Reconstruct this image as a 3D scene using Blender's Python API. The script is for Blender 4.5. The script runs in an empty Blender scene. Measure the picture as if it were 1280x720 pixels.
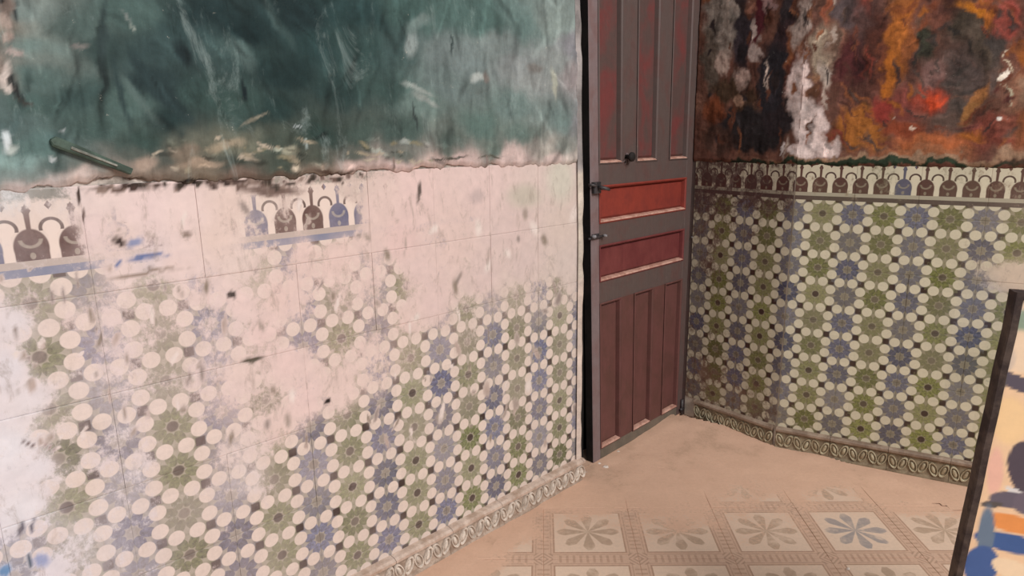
import bpy, math, random
import numpy as np
from mathutils import Vector, Matrix
random.seed(7)
SC = bpy.context.scene
COL = SC.collection
PI = math.pi

# ------------------------------------------------------------------ camera
EYE = 1.2323                       # camera height over the floor (m)
PITCH, ROLL, FPX = 0.22956, -0.00455, 854.6
CX, CY = 677.03, 365.28
cp, sp = math.cos(PITCH), math.sin(PITCH)
FW = np.array([0, cp, -sp]); UP0 = np.array([0, sp, cp]); RT0 = np.array([1.0, 0, 0])
RT = RT0 * math.cos(ROLL) + UP0 * math.sin(ROLL)
UP = -RT0 * math.sin(ROLL) + UP0 * math.cos(ROLL)
cam = bpy.data.cameras.new('camera')
cam.sensor_width = 36.0; cam.lens = FPX / 1280 * 36
cam.shift_x = -(CX - 640) / 1280; cam.shift_y = (CY - 360) / 1280
cam.clip_start = 0.02
co = bpy.data.objects.new('camera', cam); COL.objects.link(co)
M = Matrix(((RT[0], UP[0], -FW[0], 0), (RT[1], UP[1], -FW[1], 0), (RT[2], UP[2], -FW[2], EYE), (0, 0, 0, 1)))
co.matrix_world = M
SC.camera = co

# ------------------------------------------------------------------ light and exposure
SC.view_settings.view_transform = 'Standard'
SC.view_settings.look = 'None'
SC.view_settings.exposure = 0.0
SC.view_settings.gamma = 1.0
SC.view_settings.use_curve_mapping = False
world = bpy.data.worlds.new('world'); SC.world = world; world.use_nodes = True
bg = world.node_tree.nodes['Background']
wn = world.node_tree                     # pale sky overhead, duller surroundings lower down
tc = wn.nodes.new('ShaderNodeTexCoord'); sx = wn.nodes.new('ShaderNodeSeparateXYZ'); mr = wn.nodes.new('ShaderNodeMapRange'); mx = wn.nodes.new('ShaderNodeMix')
mx.data_type = 'RGBA'; mr.interpolation_type = 'SMOOTHSTEP'
wn.links.new(tc.outputs['Generated'], sx.inputs[0]); wn.links.new(sx.outputs[2], mr.inputs[0]); mr.inputs[1].default_value = -.05; mr.inputs[2].default_value = .75
wn.links.new(mr.outputs[0], mx.inputs[0]); mx.inputs[6].default_value = (.13, .125, .12, 1); mx.inputs[7].default_value = (.95, .97, 1.0, 1)
wn.links.new(mx.outputs[2], bg.inputs[0]); bg.inputs[1].default_value = 0.60

def area(name, loc, target, size, power, colr):
    l = bpy.data.lights.new(name, 'AREA'); l.shape = 'RECTANGLE'; l.size, l.size_y = size
    l.energy = power; l.color = colr
    o = bpy.data.objects.new(name, l); COL.objects.link(o); o.location = loc
    o.rotation_euler = (Vector(target) - Vector(loc)).to_track_quat('-Z', 'Y').to_euler()
    return o
area('courtyard_daylight', (3.0, -1.5, 3.9), (0.3, 2.0, 0.5), (1.6, 1.8), 236, (1.0, 0.965, 0.94))
area('left_wall_fill', (0.3, -0.6, 1.1), (-1.3, 1.1, 0.2), (0.7, 0.9), 6.5, (0.72, 0.86, 1.0))  # cool fill lamp added close by to brighten the left wall

# ------------------------------------------------------------------ helpers
def lin(c):
    c = np.asarray(c, float) / 255.0
    return np.where(c <= 0.04045, c / 12.92, ((c + 0.055) / 1.055) ** 2.4)
def rgba(*c): return tuple(lin(c)) + (1.0,)

def _hash(ix, iy, seed):
    h = (ix.astype(np.int64) * 374761393 + iy.astype(np.int64) * 668265263 + seed * 974711) & 0xffffffff
    h = ((h ^ (h >> 13)) * 1274126177) & 0xffffffff
    return ((h ^ (h >> 16)) & 0xffff) / 65535.0
def vnoise(x, y, seed=0):
    x = np.asarray(x, float); y = np.asarray(y, float)
    ix, iy = np.floor(x), np.floor(y); fx, fy = x - ix, y - iy
    fx = fx * fx * (3 - 2 * fx); fy = fy * fy * (3 - 2 * fy)
    a, b = _hash(ix, iy, seed), _hash(ix + 1, iy, seed)
    c, d = _hash(ix, iy + 1, seed), _hash(ix + 1, iy + 1, seed)
    return (a * (1 - fx) + b * fx) * (1 - fy) + (c * (1 - fx) + d * fx) * fy
def fbm(x, y, seed=0, o=4):
    t = 0; a = .5; s = 0
    for k in range(o):
        t = t + a * vnoise(x * 2 ** k, y * 2 ** k, seed + k * 17); s += a; a *= .55
    return t / s

def prop(o, label=None, cat=None, group=None, kind=None):
    if label: o['label'] = label
    if cat: o['category'] = cat
    if group: o['group'] = group
    if kind: o['kind'] = kind
    return o
def empty(name, loc=(0, 0, 0)):
    o = bpy.data.objects.new(name, None); COL.objects.link(o); o.location = loc; return o
def mesh_obj(name, verts, faces, mats, parent=None, uv=None, col=None, smooth=False, fm=None):
    me = bpy.data.meshes.new(name)
    me.from_pydata([tuple(map(float, v)) for v in verts], [], faces)
    if not isinstance(mats, (list, tuple)): mats = [mats]
    for m in mats: me.materials.append(m)
    if uv is not None:
        l = me.uv_layers.new(name='UVMap')
        idx = np.empty(len(me.loops), dtype=np.int32); me.loops.foreach_get('vertex_index', idx)
        l.data.foreach_set('uv', np.asarray(uv, dtype=np.float32)[idx].ravel())
    if col is not None:
        a = me.color_attributes.new('paint', 'FLOAT_COLOR', 'POINT')
        a.data.foreach_set('color', np.asarray(col, dtype=np.float32).ravel())
    if fm is not None: me.polygons.foreach_set('material_index', fm)
    if smooth is True: me.polygons.foreach_set('use_smooth', [True] * len(me.polygons))
    elif smooth: me.polygons.foreach_set('use_smooth', smooth)
    me.validate(); me.update()
    o = bpy.data.objects.new(name, me); COL.objects.link(o)
    if parent: o.parent = parent
    return o

# vertical wall planes: base point (x, y), heading a; +normal points into the room
class Plane:
    def __init__(s, bx, by, ang, sign):
        s.b = np.array([bx, by]); s.t = np.array([math.cos(ang), math.sin(ang)])
        s.n = np.array([math.sin(ang), -math.cos(ang)]); s.sign = sign
    def p(s, a, h, d=0.0):           # a metres along, h height, d out of the wall
        a = np.asarray(a, float); h = np.asarray(h, float); d = np.asarray(d, float) + 0 * a
        return np.stack([s.b[0] + a * s.t[0] + d * s.n[0], s.b[1] + a * s.t[1] + d * s.n[1], h + 0 * a], -1)
    def pr(s, c, r, d=0.0):          # tile pitch units: column c, row r (row 9 = top of skirting)
        return s.p(np.asarray(c, float) * 0.1 * s.sign, H(r), d)
    def at(s, x, y):                 # point of a photograph position lying on this plane -> (a, h)
        dr = FW + ((x - CX) * RT - (y - CY) * UP) / FPX
        k = (s.n @ s.b) / (s.n @ dr[:2]); P = dr * k
        return (P[:2] - s.b) @ s.t, P[2] + EYE
    def ellipse(s, x, y, rx, ry, ang=0):
        c = np.array(s.at(x, y)); q = math.radians(ang)
        e1 = np.array(s.at(x + rx * math.cos(q), y + rx * math.sin(q))) - c
        e2 = np.array(s.at(x - ry * math.sin(q), y + ry * math.cos(q))) - c
        return c, np.linalg.inv(np.stack([e1, e2], 1))
def H(r): return 0.092 + (9 - np.asarray(r, float)) * 0.1
LW = Plane(0.09187, 2.22667, 0.81102, -1)
RW = Plane(0.97745, 2.50471, -0.48616, 1)
FA = Plane(0.96680, 2.49100, -0.83495, 1)
DO = Plane(0.19478, 2.38361, math.radians(48), 1)    # door leaf

def idw(A, Hh, pts, power=3.0, sc=(1, 1)):
    """blend values given at points (a, h, values...) over the wall"""
    P = np.array([p[:2] for p in pts]); V = np.array([p[2:] for p in pts], float)
    out = np.zeros(A.shape + (V.shape[1],)); w = np.zeros(A.shape)
    for p, v in zip(P, V):
        d2 = ((A - p[0]) / sc[0]) ** 2 + ((Hh - p[1]) / sc[1]) ** 2 + 2e-4
        k = d2 ** (-power / 2); out += k[..., None] * v; w += k
    return out / w[..., None]
def strokes(col, A, Hh, pl, lst, warp=0.012, seed=3, fr=28):
    wa = (fbm(A * fr, Hh * fr, seed, 5) - .5) * warp * 2.6; wh = (fbm(A * fr, Hh * fr * .6, seed + 9, 5) - .5) * warp * 3.4
    for (x, y, rx, ry, ang, c, soft) in lst:
        ce, iv = pl.ellipse(x, y, rx, ry, ang)
        q = (np.stack([A + wa - ce[0], Hh + wh - ce[1]], -1) @ iv.T)
        d = np.sqrt((q ** 2).sum(-1)); soft = soft * .55; m = np.clip((1 + soft - d) / (2 * soft), 0, 1); m = m * m * (3 - 2 * m)
        v = col * np.array([c[0]] * 3 + [1]) if len(c) == 1 else np.asarray(tuple(lin(c[:3])) + ((c[3],) if len(c) > 3 else (1,)))
        col[...] = col * (1 - m[..., None]) + v * m[..., None]
    return col

# ------------------------------------------------------------------ node expressions
class G:
    def __init__(g, name):
        g.m = bpy.data.materials.new(name); g.m.use_nodes = True
        g.nt = g.m.node_tree; g.N = g.nt.nodes; g.bsdf = g.N['Principled BSDF']; g.L = g.nt.links
    def link(g, a, b):
        if isinstance(a, X): g.L.new(a.s, b)
        elif isinstance(a, (int, float)): b.default_value = a
        else: b.default_value = a
    def math(g, op, *a, clamp=False):
        n = g.N.new('ShaderNodeMath'); n.operation = op; n.use_clamp = clamp
        for i, v in enumerate(a): g.link(v, n.inputs[i])
        return X(g, n.outputs[0])
    def uv(g):
        n = g.N.new('ShaderNodeUVMap'); n.uv_map = 'UVMap'; return X(g, n.outputs[0])
    def obj(g): return X(g, g.N.new('ShaderNodeTexCoord').outputs['Object'])
    def geo(g): return X(g, g.N.new('ShaderNodeNewGeometry').outputs['Position'])
    def rnd(g): return X(g, g.N.new('ShaderNodeObjectInfo').outputs['Random'])
    def attr(g, n='paint'):
        a = g.N.new('ShaderNodeAttribute'); a.attribute_name = n
        return X(g, a.outputs['Color']), X(g, a.outputs['Alpha'])
    def sep(g, v):
        n = g.N.new('ShaderNodeSeparateXYZ'); g.link(v, n.inputs[0]); return [X(g, o) for o in n.outputs]
    def comb(g, x, y, z=0.0):
        n = g.N.new('ShaderNodeCombineXYZ')
        for i, v in enumerate((x, y, z)): g.link(v, n.inputs[i])
        return X(g, n.outputs[0])
    def mapping(g, v, scale=(1, 1, 1), rot=(0, 0, 0), loc=(0, 0, 0)):
        n = g.N.new('ShaderNodeMapping'); g.link(v, n.inputs[0])
        n.inputs['Scale'].default_value = scale; n.inputs['Rotation'].default_value = rot; n.inputs['Location'].default_value = loc
        return X(g, n.outputs[0])
    def noise(g, v, sc, det=4, rough=.55, dist=0.0):
        n = g.N.new('ShaderNodeTexNoise'); g.link(v, n.inputs['Vector'])
        n.inputs['Scale'].default_value = sc; n.inputs['Detail'].default_value = det
        n.inputs['Roughness'].default_value = rough; n.inputs['Distortion'].default_value = dist
        return X(g, n.outputs[0])
    def vor(g, v, sc, feat='F1'):
        n = g.N.new('ShaderNodeTexVoronoi'); n.feature = feat; g.link(v, n.inputs['Vector']); n.inputs['Scale'].default_value = sc
        return X(g, n.outputs[0])
    def white(g, v):
        n = g.N.new('ShaderNodeTexWhiteNoise'); n.noise_dimensions = '3D'; g.link(v, n.inputs['Vector']); return X(g, n.outputs[0])
    def mix(g, f, a, b):
        n = g.N.new('ShaderNodeMix'); n.data_type = 'RGBA'; g.link(f, n.inputs[0]); g.link(a, n.inputs[6]); g.link(b, n.inputs[7])
        return X(g, n.outputs[2])
    def mul(g, c, f):
        n = g.N.new('ShaderNodeVectorMath'); n.operation = 'SCALE'; g.link(c, n.inputs[0]); g.link(f, n.inputs['Scale']); return X(g, n.outputs[0])
    def ss(g, v, a, b):              # smooth step from a to b (a may exceed b)
        n = g.N.new('ShaderNodeMapRange'); n.interpolation_type = 'SMOOTHSTEP'; g.link(v, n.inputs[0])
        if a <= b: vals = (a, b, 0.0, 1.0)
        else: vals = (b, a, 1.0, 0.0)
        for i, k in enumerate(vals): n.inputs[i + 1].default_value = k
        return X(g, n.outputs[0])
    def out(g, color, rough=.7, height=None, bump=.4, dist=.002, spec=.4):
        g.link(color, g.bsdf.inputs['Base Color']); g.link(rough, g.bsdf.inputs['Roughness'])
        g.bsdf.inputs['Specular IOR Level'].default_value = spec
        if height is not None:
            b = g.N.new('ShaderNodeBump'); b.inputs['Strength'].default_value = bump; b.inputs['Distance'].default_value = dist
            g.link(height, b.inputs['Height']); g.L.new(b.outputs[0], g.bsdf.inputs['Normal'])
        return g.m
class X:
    def __init__(s, g, sock): s.g, s.s = g, sock
    def __add__(s, o): return s.g.math('ADD', s, o)
    __radd__ = __add__
    def __sub__(s, o): return s.g.math('SUBTRACT', s, o)
    def __rsub__(s, o): return s.g.math('SUBTRACT', o, s)
    def __mul__(s, o): return s.g.math('MULTIPLY', s, o)
    __rmul__ = __mul__
    def __truediv__(s, o): return s.g.math('DIVIDE', s, o)
    def __lt__(s, o): return s.g.math('LESS_THAN', s, o)
    def __gt__(s, o): return s.g.math('GREATER_THAN', s, o)
    def abs(s): return s.g.math('ABSOLUTE', s)
    def floor(s): return s.g.math('FLOOR', s)
    def fract(s): return s.g.math('FRACT', s)
    def sqrt(s): return s.g.math('SQRT', s)
    def min(s, o): return s.g.math('MINIMUM', s, o)
    def max(s, o): return s.g.math('MAXIMUM', s, o)

# ------------------------------------------------------------------ wall tile material
def tile_material(name, white, green, blue, dark, ground, strip, haze):
    g = G(name); uvv = g.uv(); u, v, _ = g.sep(uvv)
    wob = g.noise(uvv, 3.0, 2)
    cu, cv = u.floor(), v.floor(); lu, lv = u - cu - .5, v - cv - .5
    au, av = lu.abs(), lv.abs()
    def dist(a, b): return (a * a + b * b).sqrt()
    dw = dist(au - .215, av - .5).min(dist(au - .5, av - .215))
    hexm = g.ss(dw + (wob - .5) * .03, .180, .156)
    dsq = (au - .5).abs().max((av - .5).abs())
    sq = g.ss(dsq, .108, .088)
    r = dist(lu, lv)
    ang = g.math('ARCTAN2', lv, lu) * (8 / (2 * PI)); fa = (ang.fract() - .5).abs()     # 0 at a petal's middle
    th = (.5 - fa) * (2 * PI / 8) * 1.0
    th = fa * (2 * PI / 8)
    px_ = r * g.math('COSINE', th) - .300; py_ = r * g.math('SINE', th)
    petal = g.ss(dist(px_ / .165, py_ / .108), 1.06, .92)
    vein = g.ss(dist(px_ / .07, py_ / .045), 1.0, .6) * .0
    core = g.ss(r, .135, .095)
    hsh = g.white(g.comb(cu, cv, 1.0)); hs2 = g.white(g.comb(cu, cv, 5.0))
    isg = (cu * .5).fract() < .25
    fine = g.noise(uvv, 14.0, 4, .7)
    flow = g.mix(isg, rgba(*blue), rgba(*green))
    flow = g.mul(flow, hsh * .7 + .68)
    mot = g.noise(uvv, 7.0, 5, .75)
    flow = g.mul(flow, ((fine - .5) * 2.2 + (mot - .5) * 1.8 + 1.0).max(.25))
    flow = g.mix(hs2 * .4, flow, rgba(*ground))
    grd = g.mix(g.ss(r, .58, .40) * .50 + fine * .35 + .05, g.mul(X(g, flow.s), .85), rgba(*ground))
    c = g.mix(petal, grd, flow)
    c = g.mix(vein, c, rgba(*ground))
    c = g.mix(core * (isg * .6 + .4) * (hsh * .6 + .45), c, rgba(*dark))
    wh = g.mix(g.white(g.comb((u * 2).floor(), (v * 2).floor(), 2.0)) * .5, rgba(*white), rgba(*[k * .93 for k in white]))
    c = g.mix(hexm, c, g.mul(wh, fine * .30 + .85))
    c = g.mix(sq * g.ss(hs2 + fine, .42, .62), c, rgba(*dark))
    # ---- frieze above row 0
    P = 2 / 3; x = u / P; fx = x.floor(); lx = (x - fx - .5) * P; ax = lx.abs(); al = .3333 - ax
    body = g.ss(dist(ax / .262, (v + .48) / .33), 1.05, .93).max(g.ss(ax, .262, .24) * (v > -.48)) * (v < -.25)
    spire = g.ss(ax + (v + .72) * .03, .045, .02) * (v > -1.2) * (v < -.7)
    diam = g.ss(ax / .075 + (v + 1.12).abs() / .12, 1.1, .85).max(g.ss(al / .06 + (v + 1.2).abs() / .08, 1.1, .85))
    dh = dist(al, v + .80); rim = g.ss(dh, .20, .18) * g.ss(dh, .125, .145) * (v < -.76)
    head = g.ss(dh, .135, .12).max(g.ss(al, .075, .055) * (v > -.8)) * (v < -.25)
    fh = g.white(g.comb(fx, 3.0, 7.0))
    domec = g.mix(fh > .68, rgba(*[k for k in (74, 40, 34)]), rgba(*blue))
    domec = g.mix(g.ss((dist(lx / .15, (v + .62) / .13) - 1).abs(), .30, .1) * (v > -.62) * .6, domec, rgba(*ground)); domec = g.mix(g.ss(dist(lx / .05, (v + .33) / .07), 1, .7) * .6, domec, rgba(*ground))
    f = g.mix(body.max(diam), rgba(*white), g.mul(domec, fine * .9 + .55))
    f = g.mix(spire, f, domec)
    f = g.mix(rim, f, rgba(60, 38, 34))
    f = g.mix(head * (1 - rim), f, rgba(*[min(255, k * 1.03) for k in white]))
    f = g.mix(v > -.25, f, rgba(*[k * .80 for k in white]))
    f = g.mix(v > -.12, f, rgba(*strip))
    f = g.mix(g.ss(v + (fine - .5) * .25, -1.24, -1.36), f, rgba(82, 92, 78))
    c = g.mix(v > (0.03), f, c)
    # ---- limewash, dirt and some painted-in light and shade over the glaze (colour + cover painted on the tiles)
    pc, pa = g.attr()
    n1 = g.noise(uvv, 1.1, 6, .65, .4); n2 = g.noise(g.mapping(uvv, (7, 5, 1)), 1.0, 5, .75)
    cover = g.ss(pa * 1.18 + (n1 - .5) * 1.9 + (n2 - .5) * 1.5, .50, .95)
    veil = (pa * haze + (n2 - .4) * .2).max(0.0)
    pcol = g.mul(pc, g.noise(uvv, 3.5, 5, .6) * .30 + .85)
    stn = g.noise(g.mapping(uvv, (3.5, 1.3, 1)), 1.0, 7, .72, .5)
    pcol = g.mix(g.ss(stn, .52, .70) * .48, pcol, rgba(150, 134, 122))
    c = g.mix(g.math('MINIMUM', veil, .85), c, pcol)
    c = g.mix(cover * .93, c, pcol)
    hgt = cover * .8 + n2 * .5 + hexm * .15 * (1 - cover)
    rough = cover * .45 + .42 + (n2 - .5) * .2
    return g.out(c, rough, hgt, .35, .0015, .4)

M_LT = tile_material('glazed_tile_left', (226, 208, 196), (100, 106, 68), (86, 92, 122), (52, 36, 34), (180, 170, 154), (112, 122, 148), .75)
M_RT = tile_material('glazed_tile_right', (216, 208, 182), (106, 110, 58), (78, 82, 104), (50, 30, 26), (158, 150, 126), (72, 58, 54), .6)

def plaster_material(name, amp=.30, pale=.0, bump=.5):
    g = G(name); pc, pa = g.attr(); p = g.uv()
    s1 = g.noise(g.mapping(p, (16, 3.2, 1), (0, 0, math.radians(14))), 1.0, 8, .68, .6)
    s2 = g.noise(p, 9, 7, .7); s3 = g.noise(p, 55, 6, .75)
    s4 = g.noise(g.mapping(p, (60, 9, 1), (0, 0, math.radians(-8))), 1.0, 6, .75, .4)
    k = (s1 - .5) * amp * 2.2 + (s2 - .5) * amp * 2.0 + (s3 - .5) * amp * 1.6 + (s4 - .5) * amp * (1.4 if pale else .5) + 1.0
    k = k.max(.15)
    c = g.mul(pc, k)
    if pale:
        w1 = g.noise(g.mapping(p, (9, 4, 1), (0, 0, math.radians(32))), 1.0, 9, .74, .9)
        c = g.mix(g.ss(w1, .54, .74) * pale, c, g.mul(g.mix(.35, c, rgba(170, 186, 182)), 1.15))
        w2 = g.noise(g.mapping(p, (14, 3, 1), (0, 0, math.radians(-30))), 1.0, 9, .74, .9)
        c = g.mix(g.ss(w2, .56, .76) * pale, c, g.mul(c, .45))
    c = g.mix(g.ss(s3 + s2 * .5, .92, 1.0) * .5, c, rgba(190, 185, 172))
    return g.out(c, .78, s1 * .6 + s2 + s3 * .35, bump, .004, .2)
M_PLL = plaster_material('painted_plaster_teal', .42, .9)
M_PLR = plaster_material('scorched_mural_plaster', .85, bump=1.0)

def simple(name, c1, c2, sc=8, rough=.75, bump=.3, stretch=(1, 1, 1), fine=.35, dist=.002):
    g = G(name); p = g.mapping(g.obj(), stretch)
    a = g.noise(p, sc, 6, .65, .3); b = g.noise(p, sc * 6, 5, .7)
    c = g.mix(g.ss(a, .38, .62), rgba(*c1), rgba(*c2)); c = g.mul(c, b * fine * 2 + 1 - fine)
    return g.out(c, rough, a * .5 + b * .5, bump, dist)
M_GROUT = simple('lime_grout', (205, 192, 176), (170, 156, 140), 10)
M_EDGE = simple('chipped_plaster_edge', (206, 194, 184), (130, 122, 112), 14, bump=.6)
M_MOULD = simple('skirting_glaze_rail', (206, 184, 168), (172, 146, 128), 12, .6)
M_SKB = simple('skirting_ground', (150, 130, 114), (186, 168, 152), 22, .7)
M_SKR = simple('skirting_relief', (228, 216, 202), (186, 172, 158), 22, .6)
M_SKBR = simple('skirting_ground_right', (120, 104, 84), (150, 136, 112), 22, .7)
M_SKRR = simple('skirting_relief_right', (188, 178, 150), (150, 134, 108), 22, .6)
M_MOULDR = simple('skirting_rail_right', (160, 140, 122), (124, 104, 88), 12, .6)

# ------------------------------------------------------------------ dust cover on the floor
DX, DY = 0.2825, 0.2830                    # floor tile pitch
FX0, FY0 = 0.0015, 1.7945                  # a tile corner
def fpt(x, y):
    dr = FW + ((x - CX) * RT - (y - CY) * UP) / FPX; k = -EYE / dr[2]; return dr[0] * k, dr[1] * k
DUST = [(735, 670, .22), (690, 650, .5), (780, 650, .5), (700, 712, .15), (850, 655, .66), (880, 680, .3), (820, 690, .35), (850, 640, .75), (960, 668, .42), (1000, 690, .35),
        (1075, 668, .12), (1170, 668, .3), (1210, 660, .45), (1100, 712, .15), (900, 715, .3), (800, 712, .18), (1190, 715, .2), (1040, 622, .45), (940, 622, .6), (970, 640, .5),
        (1130, 622, .78), (1200, 635, .7), (620, 700, .75), (660, 690, .4), (640, 718, .35), (570, 718, .95), (640, 665, .95), (690, 625, .98), (760, 625, .95), (820, 615, .9), (760, 590, 1.1), (880, 600, .95),
        (1000, 595, .98), (950, 575, 1.1), (1100, 600, 1.1), (1200, 612, 1.1), (880, 540, 1.2), (840, 560, 1.2), (1060, 580, 1.1), (720, 610, 1.1), (600, 690, 1.0), (990, 608, .85),
        (500, 900, .6), (900, 850, .3), (1250, 900, .5), (300, 1100, .9), (1500, 640, 1.0), (1500, 800, .5)]
DPT = [fpt(x, y) + (d,) for x, y, d in DUST]
def dustf(Xa, Ya): return idw(Xa, Ya, DPT, 3.4)[..., 0]

def floor_material():
    g = G('cement_tile'); uvv = g.uv(); u, v, _ = g.sep(uvv)        # -1..1 on each tile
    au, av = u.abs(), v.abs(); m = au.max(av)
    r = (u * u + v * v).sqrt(); ang = g.math('ARCTAN2', v, u) * (8 / (2 * PI)) + .5; fa = (ang.fract() - .5).abs() / 8 * 2 * PI
    lat = r * g.math('SINE', fa)
    fine = g.noise(g.geo(), 90, 5, .7); mid = g.noise(g.geo(), 14, 5, .65)
    ray = g.ss(lat - r * .235 + g.ss(r, .52, .74) * .13, .020, -.010) * g.ss(r, .72, .66)
    panel = g.ss(m, .765, .755)
    line = g.ss((m - .775).abs(), .022, .012).max(g.ss((m - .845).abs(), .018, .008) * .6)
    mn = au.min(av); cross = (mn > .80) * g.ss(((au + av) * 9).fract(), .5, .4)
    dots = (m > .88) * (mn < .76) * g.ss(((mn * 7).fract() - .5).abs(), .22, .15)
    rn = g.rnd()
    base = g.mix(panel, rgba(196, 164, 142), rgba(214, 188, 166))
    rayc = g.mix(rn > .80, rgba(158, 134, 112), rgba(126, 126, 130))
    c = g.mix(ray * .75 * g.ss(mid, .25, .55), base, rayc)
    c = g.mix(line * .6, c, rgba(140, 106, 84)); c = g.mix(dots * .45, c, rgba(150, 118, 96)); c = g.mix(cross * .45, c, rgba(132, 104, 84))
    c = g.mul(c, fine * .35 + .82)
    pc, pa = g.attr()
    cov = g.ss(pa + (mid - .5) * .9 + (fine - .5) * .8, .40, .80)
    cov = (cov * .9 + pa * .35 + (fine - .5) * .25).max(0.0).min(1.0)
    dust = g.mul(g.mix(mid, rgba(220, 182, 156), rgba(204, 166, 141)), fine * .25 + .87)
    c = g.mix(cov, c, dust)
    return g.out(c, .82, fine + mid * .5, .25, .002, .3)
def dust_material():
    g = G('sandy_dust'); p = g.geo(); mid = g.noise(p, 14, 5, .65); fine = g.noise(p, 90, 5, .7); big = g.noise(p, 5, 5, .6)
    c = g.mul(g.mix(mid, rgba(220, 182, 156), rgba(204, 166, 141)), fine * .25 + .87)
    c = g.mix(g.ss(big + (fine - .5) * .5, .50, .72) * .45, c, rgba(160, 132, 108))
    return g.out(c, .92, fine + mid * .6 + big, .4, .003, .2)
M_FLOOR = floor_material(); M_DUST = dust_material()

floor = mesh_obj('floor', [(-3.2, -1.2, -.0018), (3.4, -1.2, -.0018), (3.4, 3.6, -.0018), (-3.2, 3.6, -.0018), (-3.2, -1.2, -.1), (3.4, -1.2, -.1), (3.4, 3.6, -.1), (-3.2, 3.6, -.1)],
                 [(0, 1, 2, 3), (7, 6, 5, 4), (0, 4, 5, 1), (1, 5, 6, 2), (2, 6, 7, 3), (3, 7, 4, 0)], M_DUST)
prop(floor, kind='structure')

# inside-the-room test (floor pieces stop at the walls)
PLN = [LW, RW, FA]
CORN = FA.b + FA.t * -.4966 * 1.0
def clear(x, y):
    P = np.array([x, y])
    return min((P - LW.b) @ LW.n, (P - RW.b) @ RW.n, (P - FA.b) @ FA.n)
for i in range(-6, 8):
    for j in range(-5, 5):
        x0, y0 = FX0 + i * DX, FY0 + j * DY
        cs = [clear(x0 + a * DX, y0 + b * DY) for a in (0, 1) for b in (0, 1)]
        if max(cs) < .03 or y0 < .35 or x0 < -1.35 or x0 > 1.9: continue
        n = 12; gx = np.array([0, .006] + list(np.linspace(.06, .94, n - 3)) + [.994, 1.0]) ; nn = len(gx)
        Ux, Uy = np.meshgrid(gx, gx, indexing='ij')
        jz = random.uniform(-.0006, .0006)
        Xp, Yp = x0 + .0008 + Ux * (DX - .0016), y0 + .0008 + Uy * (DY - .0016)
        Z = np.where((Ux == 0) | (Ux == 1) | (Uy == 0) | (Uy == 1), -.0006, 0.0) + jz
        verts = np.stack([Xp, Yp, Z], -1).reshape(-1, 3)
        faces = [(a * nn + b, (a + 1) * nn + b, (a + 1) * nn + b + 1, a * nn + b + 1) for a in range(nn - 1) for b in range(nn - 1)]
        keep = []
        for f in faces:
            cx_, cy_ = verts[list(f)][:, 0].mean(), verts[list(f)][:, 1].mean()
            if clear(cx_, cy_) > -.004: keep.append(f)
        if not keep: continue
        d = dustf(Xp, Yp).reshape(-1); col = np.stack([d, d, d, d], -1)
        used = sorted({k for f in keep for k in f}); mp = {k: q for q, k in enumerate(used)}
        V2 = verts[used]; keep = [tuple(mp[k] for k in f) for f in keep]
        # rim down to the bed
        cnt = {}
        for f in keep:
            for k in range(4):
                e = (f[k], f[(k + 1) % 4]); cnt[e] = 1
        nb = len(V2); V3 = list(map(tuple, V2)); low = {}
        for (a, b) in list(cnt):
            if (b, a) not in cnt:
                for q in (a, b):
                    if q not in low: low[q] = len(V3); V3.append((V2[q][0], V2[q][1], -.005))
                keep.append((b, a, low[a], low[b]))
        UVs = np.stack([Ux * 2 - 1, Uy * 2 - 1], -1).reshape(-1, 2)[used]
        UVs = np.vstack([UVs] + [UVs[q][None] for q in low]); C2 = col[used]; C2 = np.vstack([C2] + [C2[q][None] for q in low])
        mesh_obj('tile', V3, keep, M_FLOOR, floor, uv=UVs, col=C2)

# drifted dust, a real thin layer where it hides the tiles
st = .014; gx = np.arange(-1.2, 2.6, st); gy = np.arange(.4, 3.15, st)
A, B = np.meshgrid(gx, gy, indexing='ij'); dd = dustf(A, B) + (fbm(A * 9, B * 9, 5) - .5) * .35
cl = np.minimum(np.minimum((np.stack([A, B], -1) - LW.b) @ LW.n, (np.stack([A, B], -1) - RW.b) @ RW.n), (np.stack([A, B], -1) - FA.b) @ FA.n)
dcl = (np.stack([A, B], -1) - DO.b) @ DO.n
corner = np.exp(-(((A - .66) ** 2 + (B - 2.80) ** 2) / .05))
Zt = -.0025 + np.clip((dd - .72) * .012, -.003, .0045) + (fbm(A * 16, B * 16, 8) - .5) * .003 * np.clip(dd, 0, 1) \
     + .010 * np.exp(-np.clip(cl, 0, 1) / .03) * np.clip(dd, 0, 1) * fbm(A * 7, B * 7, 2) + .022 * corner
ok = (cl > -.075) & (dcl > -.045) & (dd > .70)
idx = -np.ones(A.shape, int); faces = []
quad = ok[:-1, :-1] & ok[1:, :-1] & ok[1:, 1:] & ok[:-1, 1:]
need = np.zeros(A.shape, bool)
need[:-1, :-1] |= quad; need[1:, :-1] |= quad; need[1:, 1:] |= quad; need[:-1, 1:] |= quad
idx[need] = np.arange(need.sum())
for a, b in zip(*np.nonzero(quad)): faces.append((idx[a, b], idx[a + 1, b], idx[a + 1, b + 1], idx[a, b + 1]))
dl = mesh_obj('dust_layer', np.stack([A[need], B[need], Zt[need]], -1), faces, M_DUST, floor, smooth=True)
prop(dl, 'thin drift of pinkish tan dust', kind='stuff')

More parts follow.
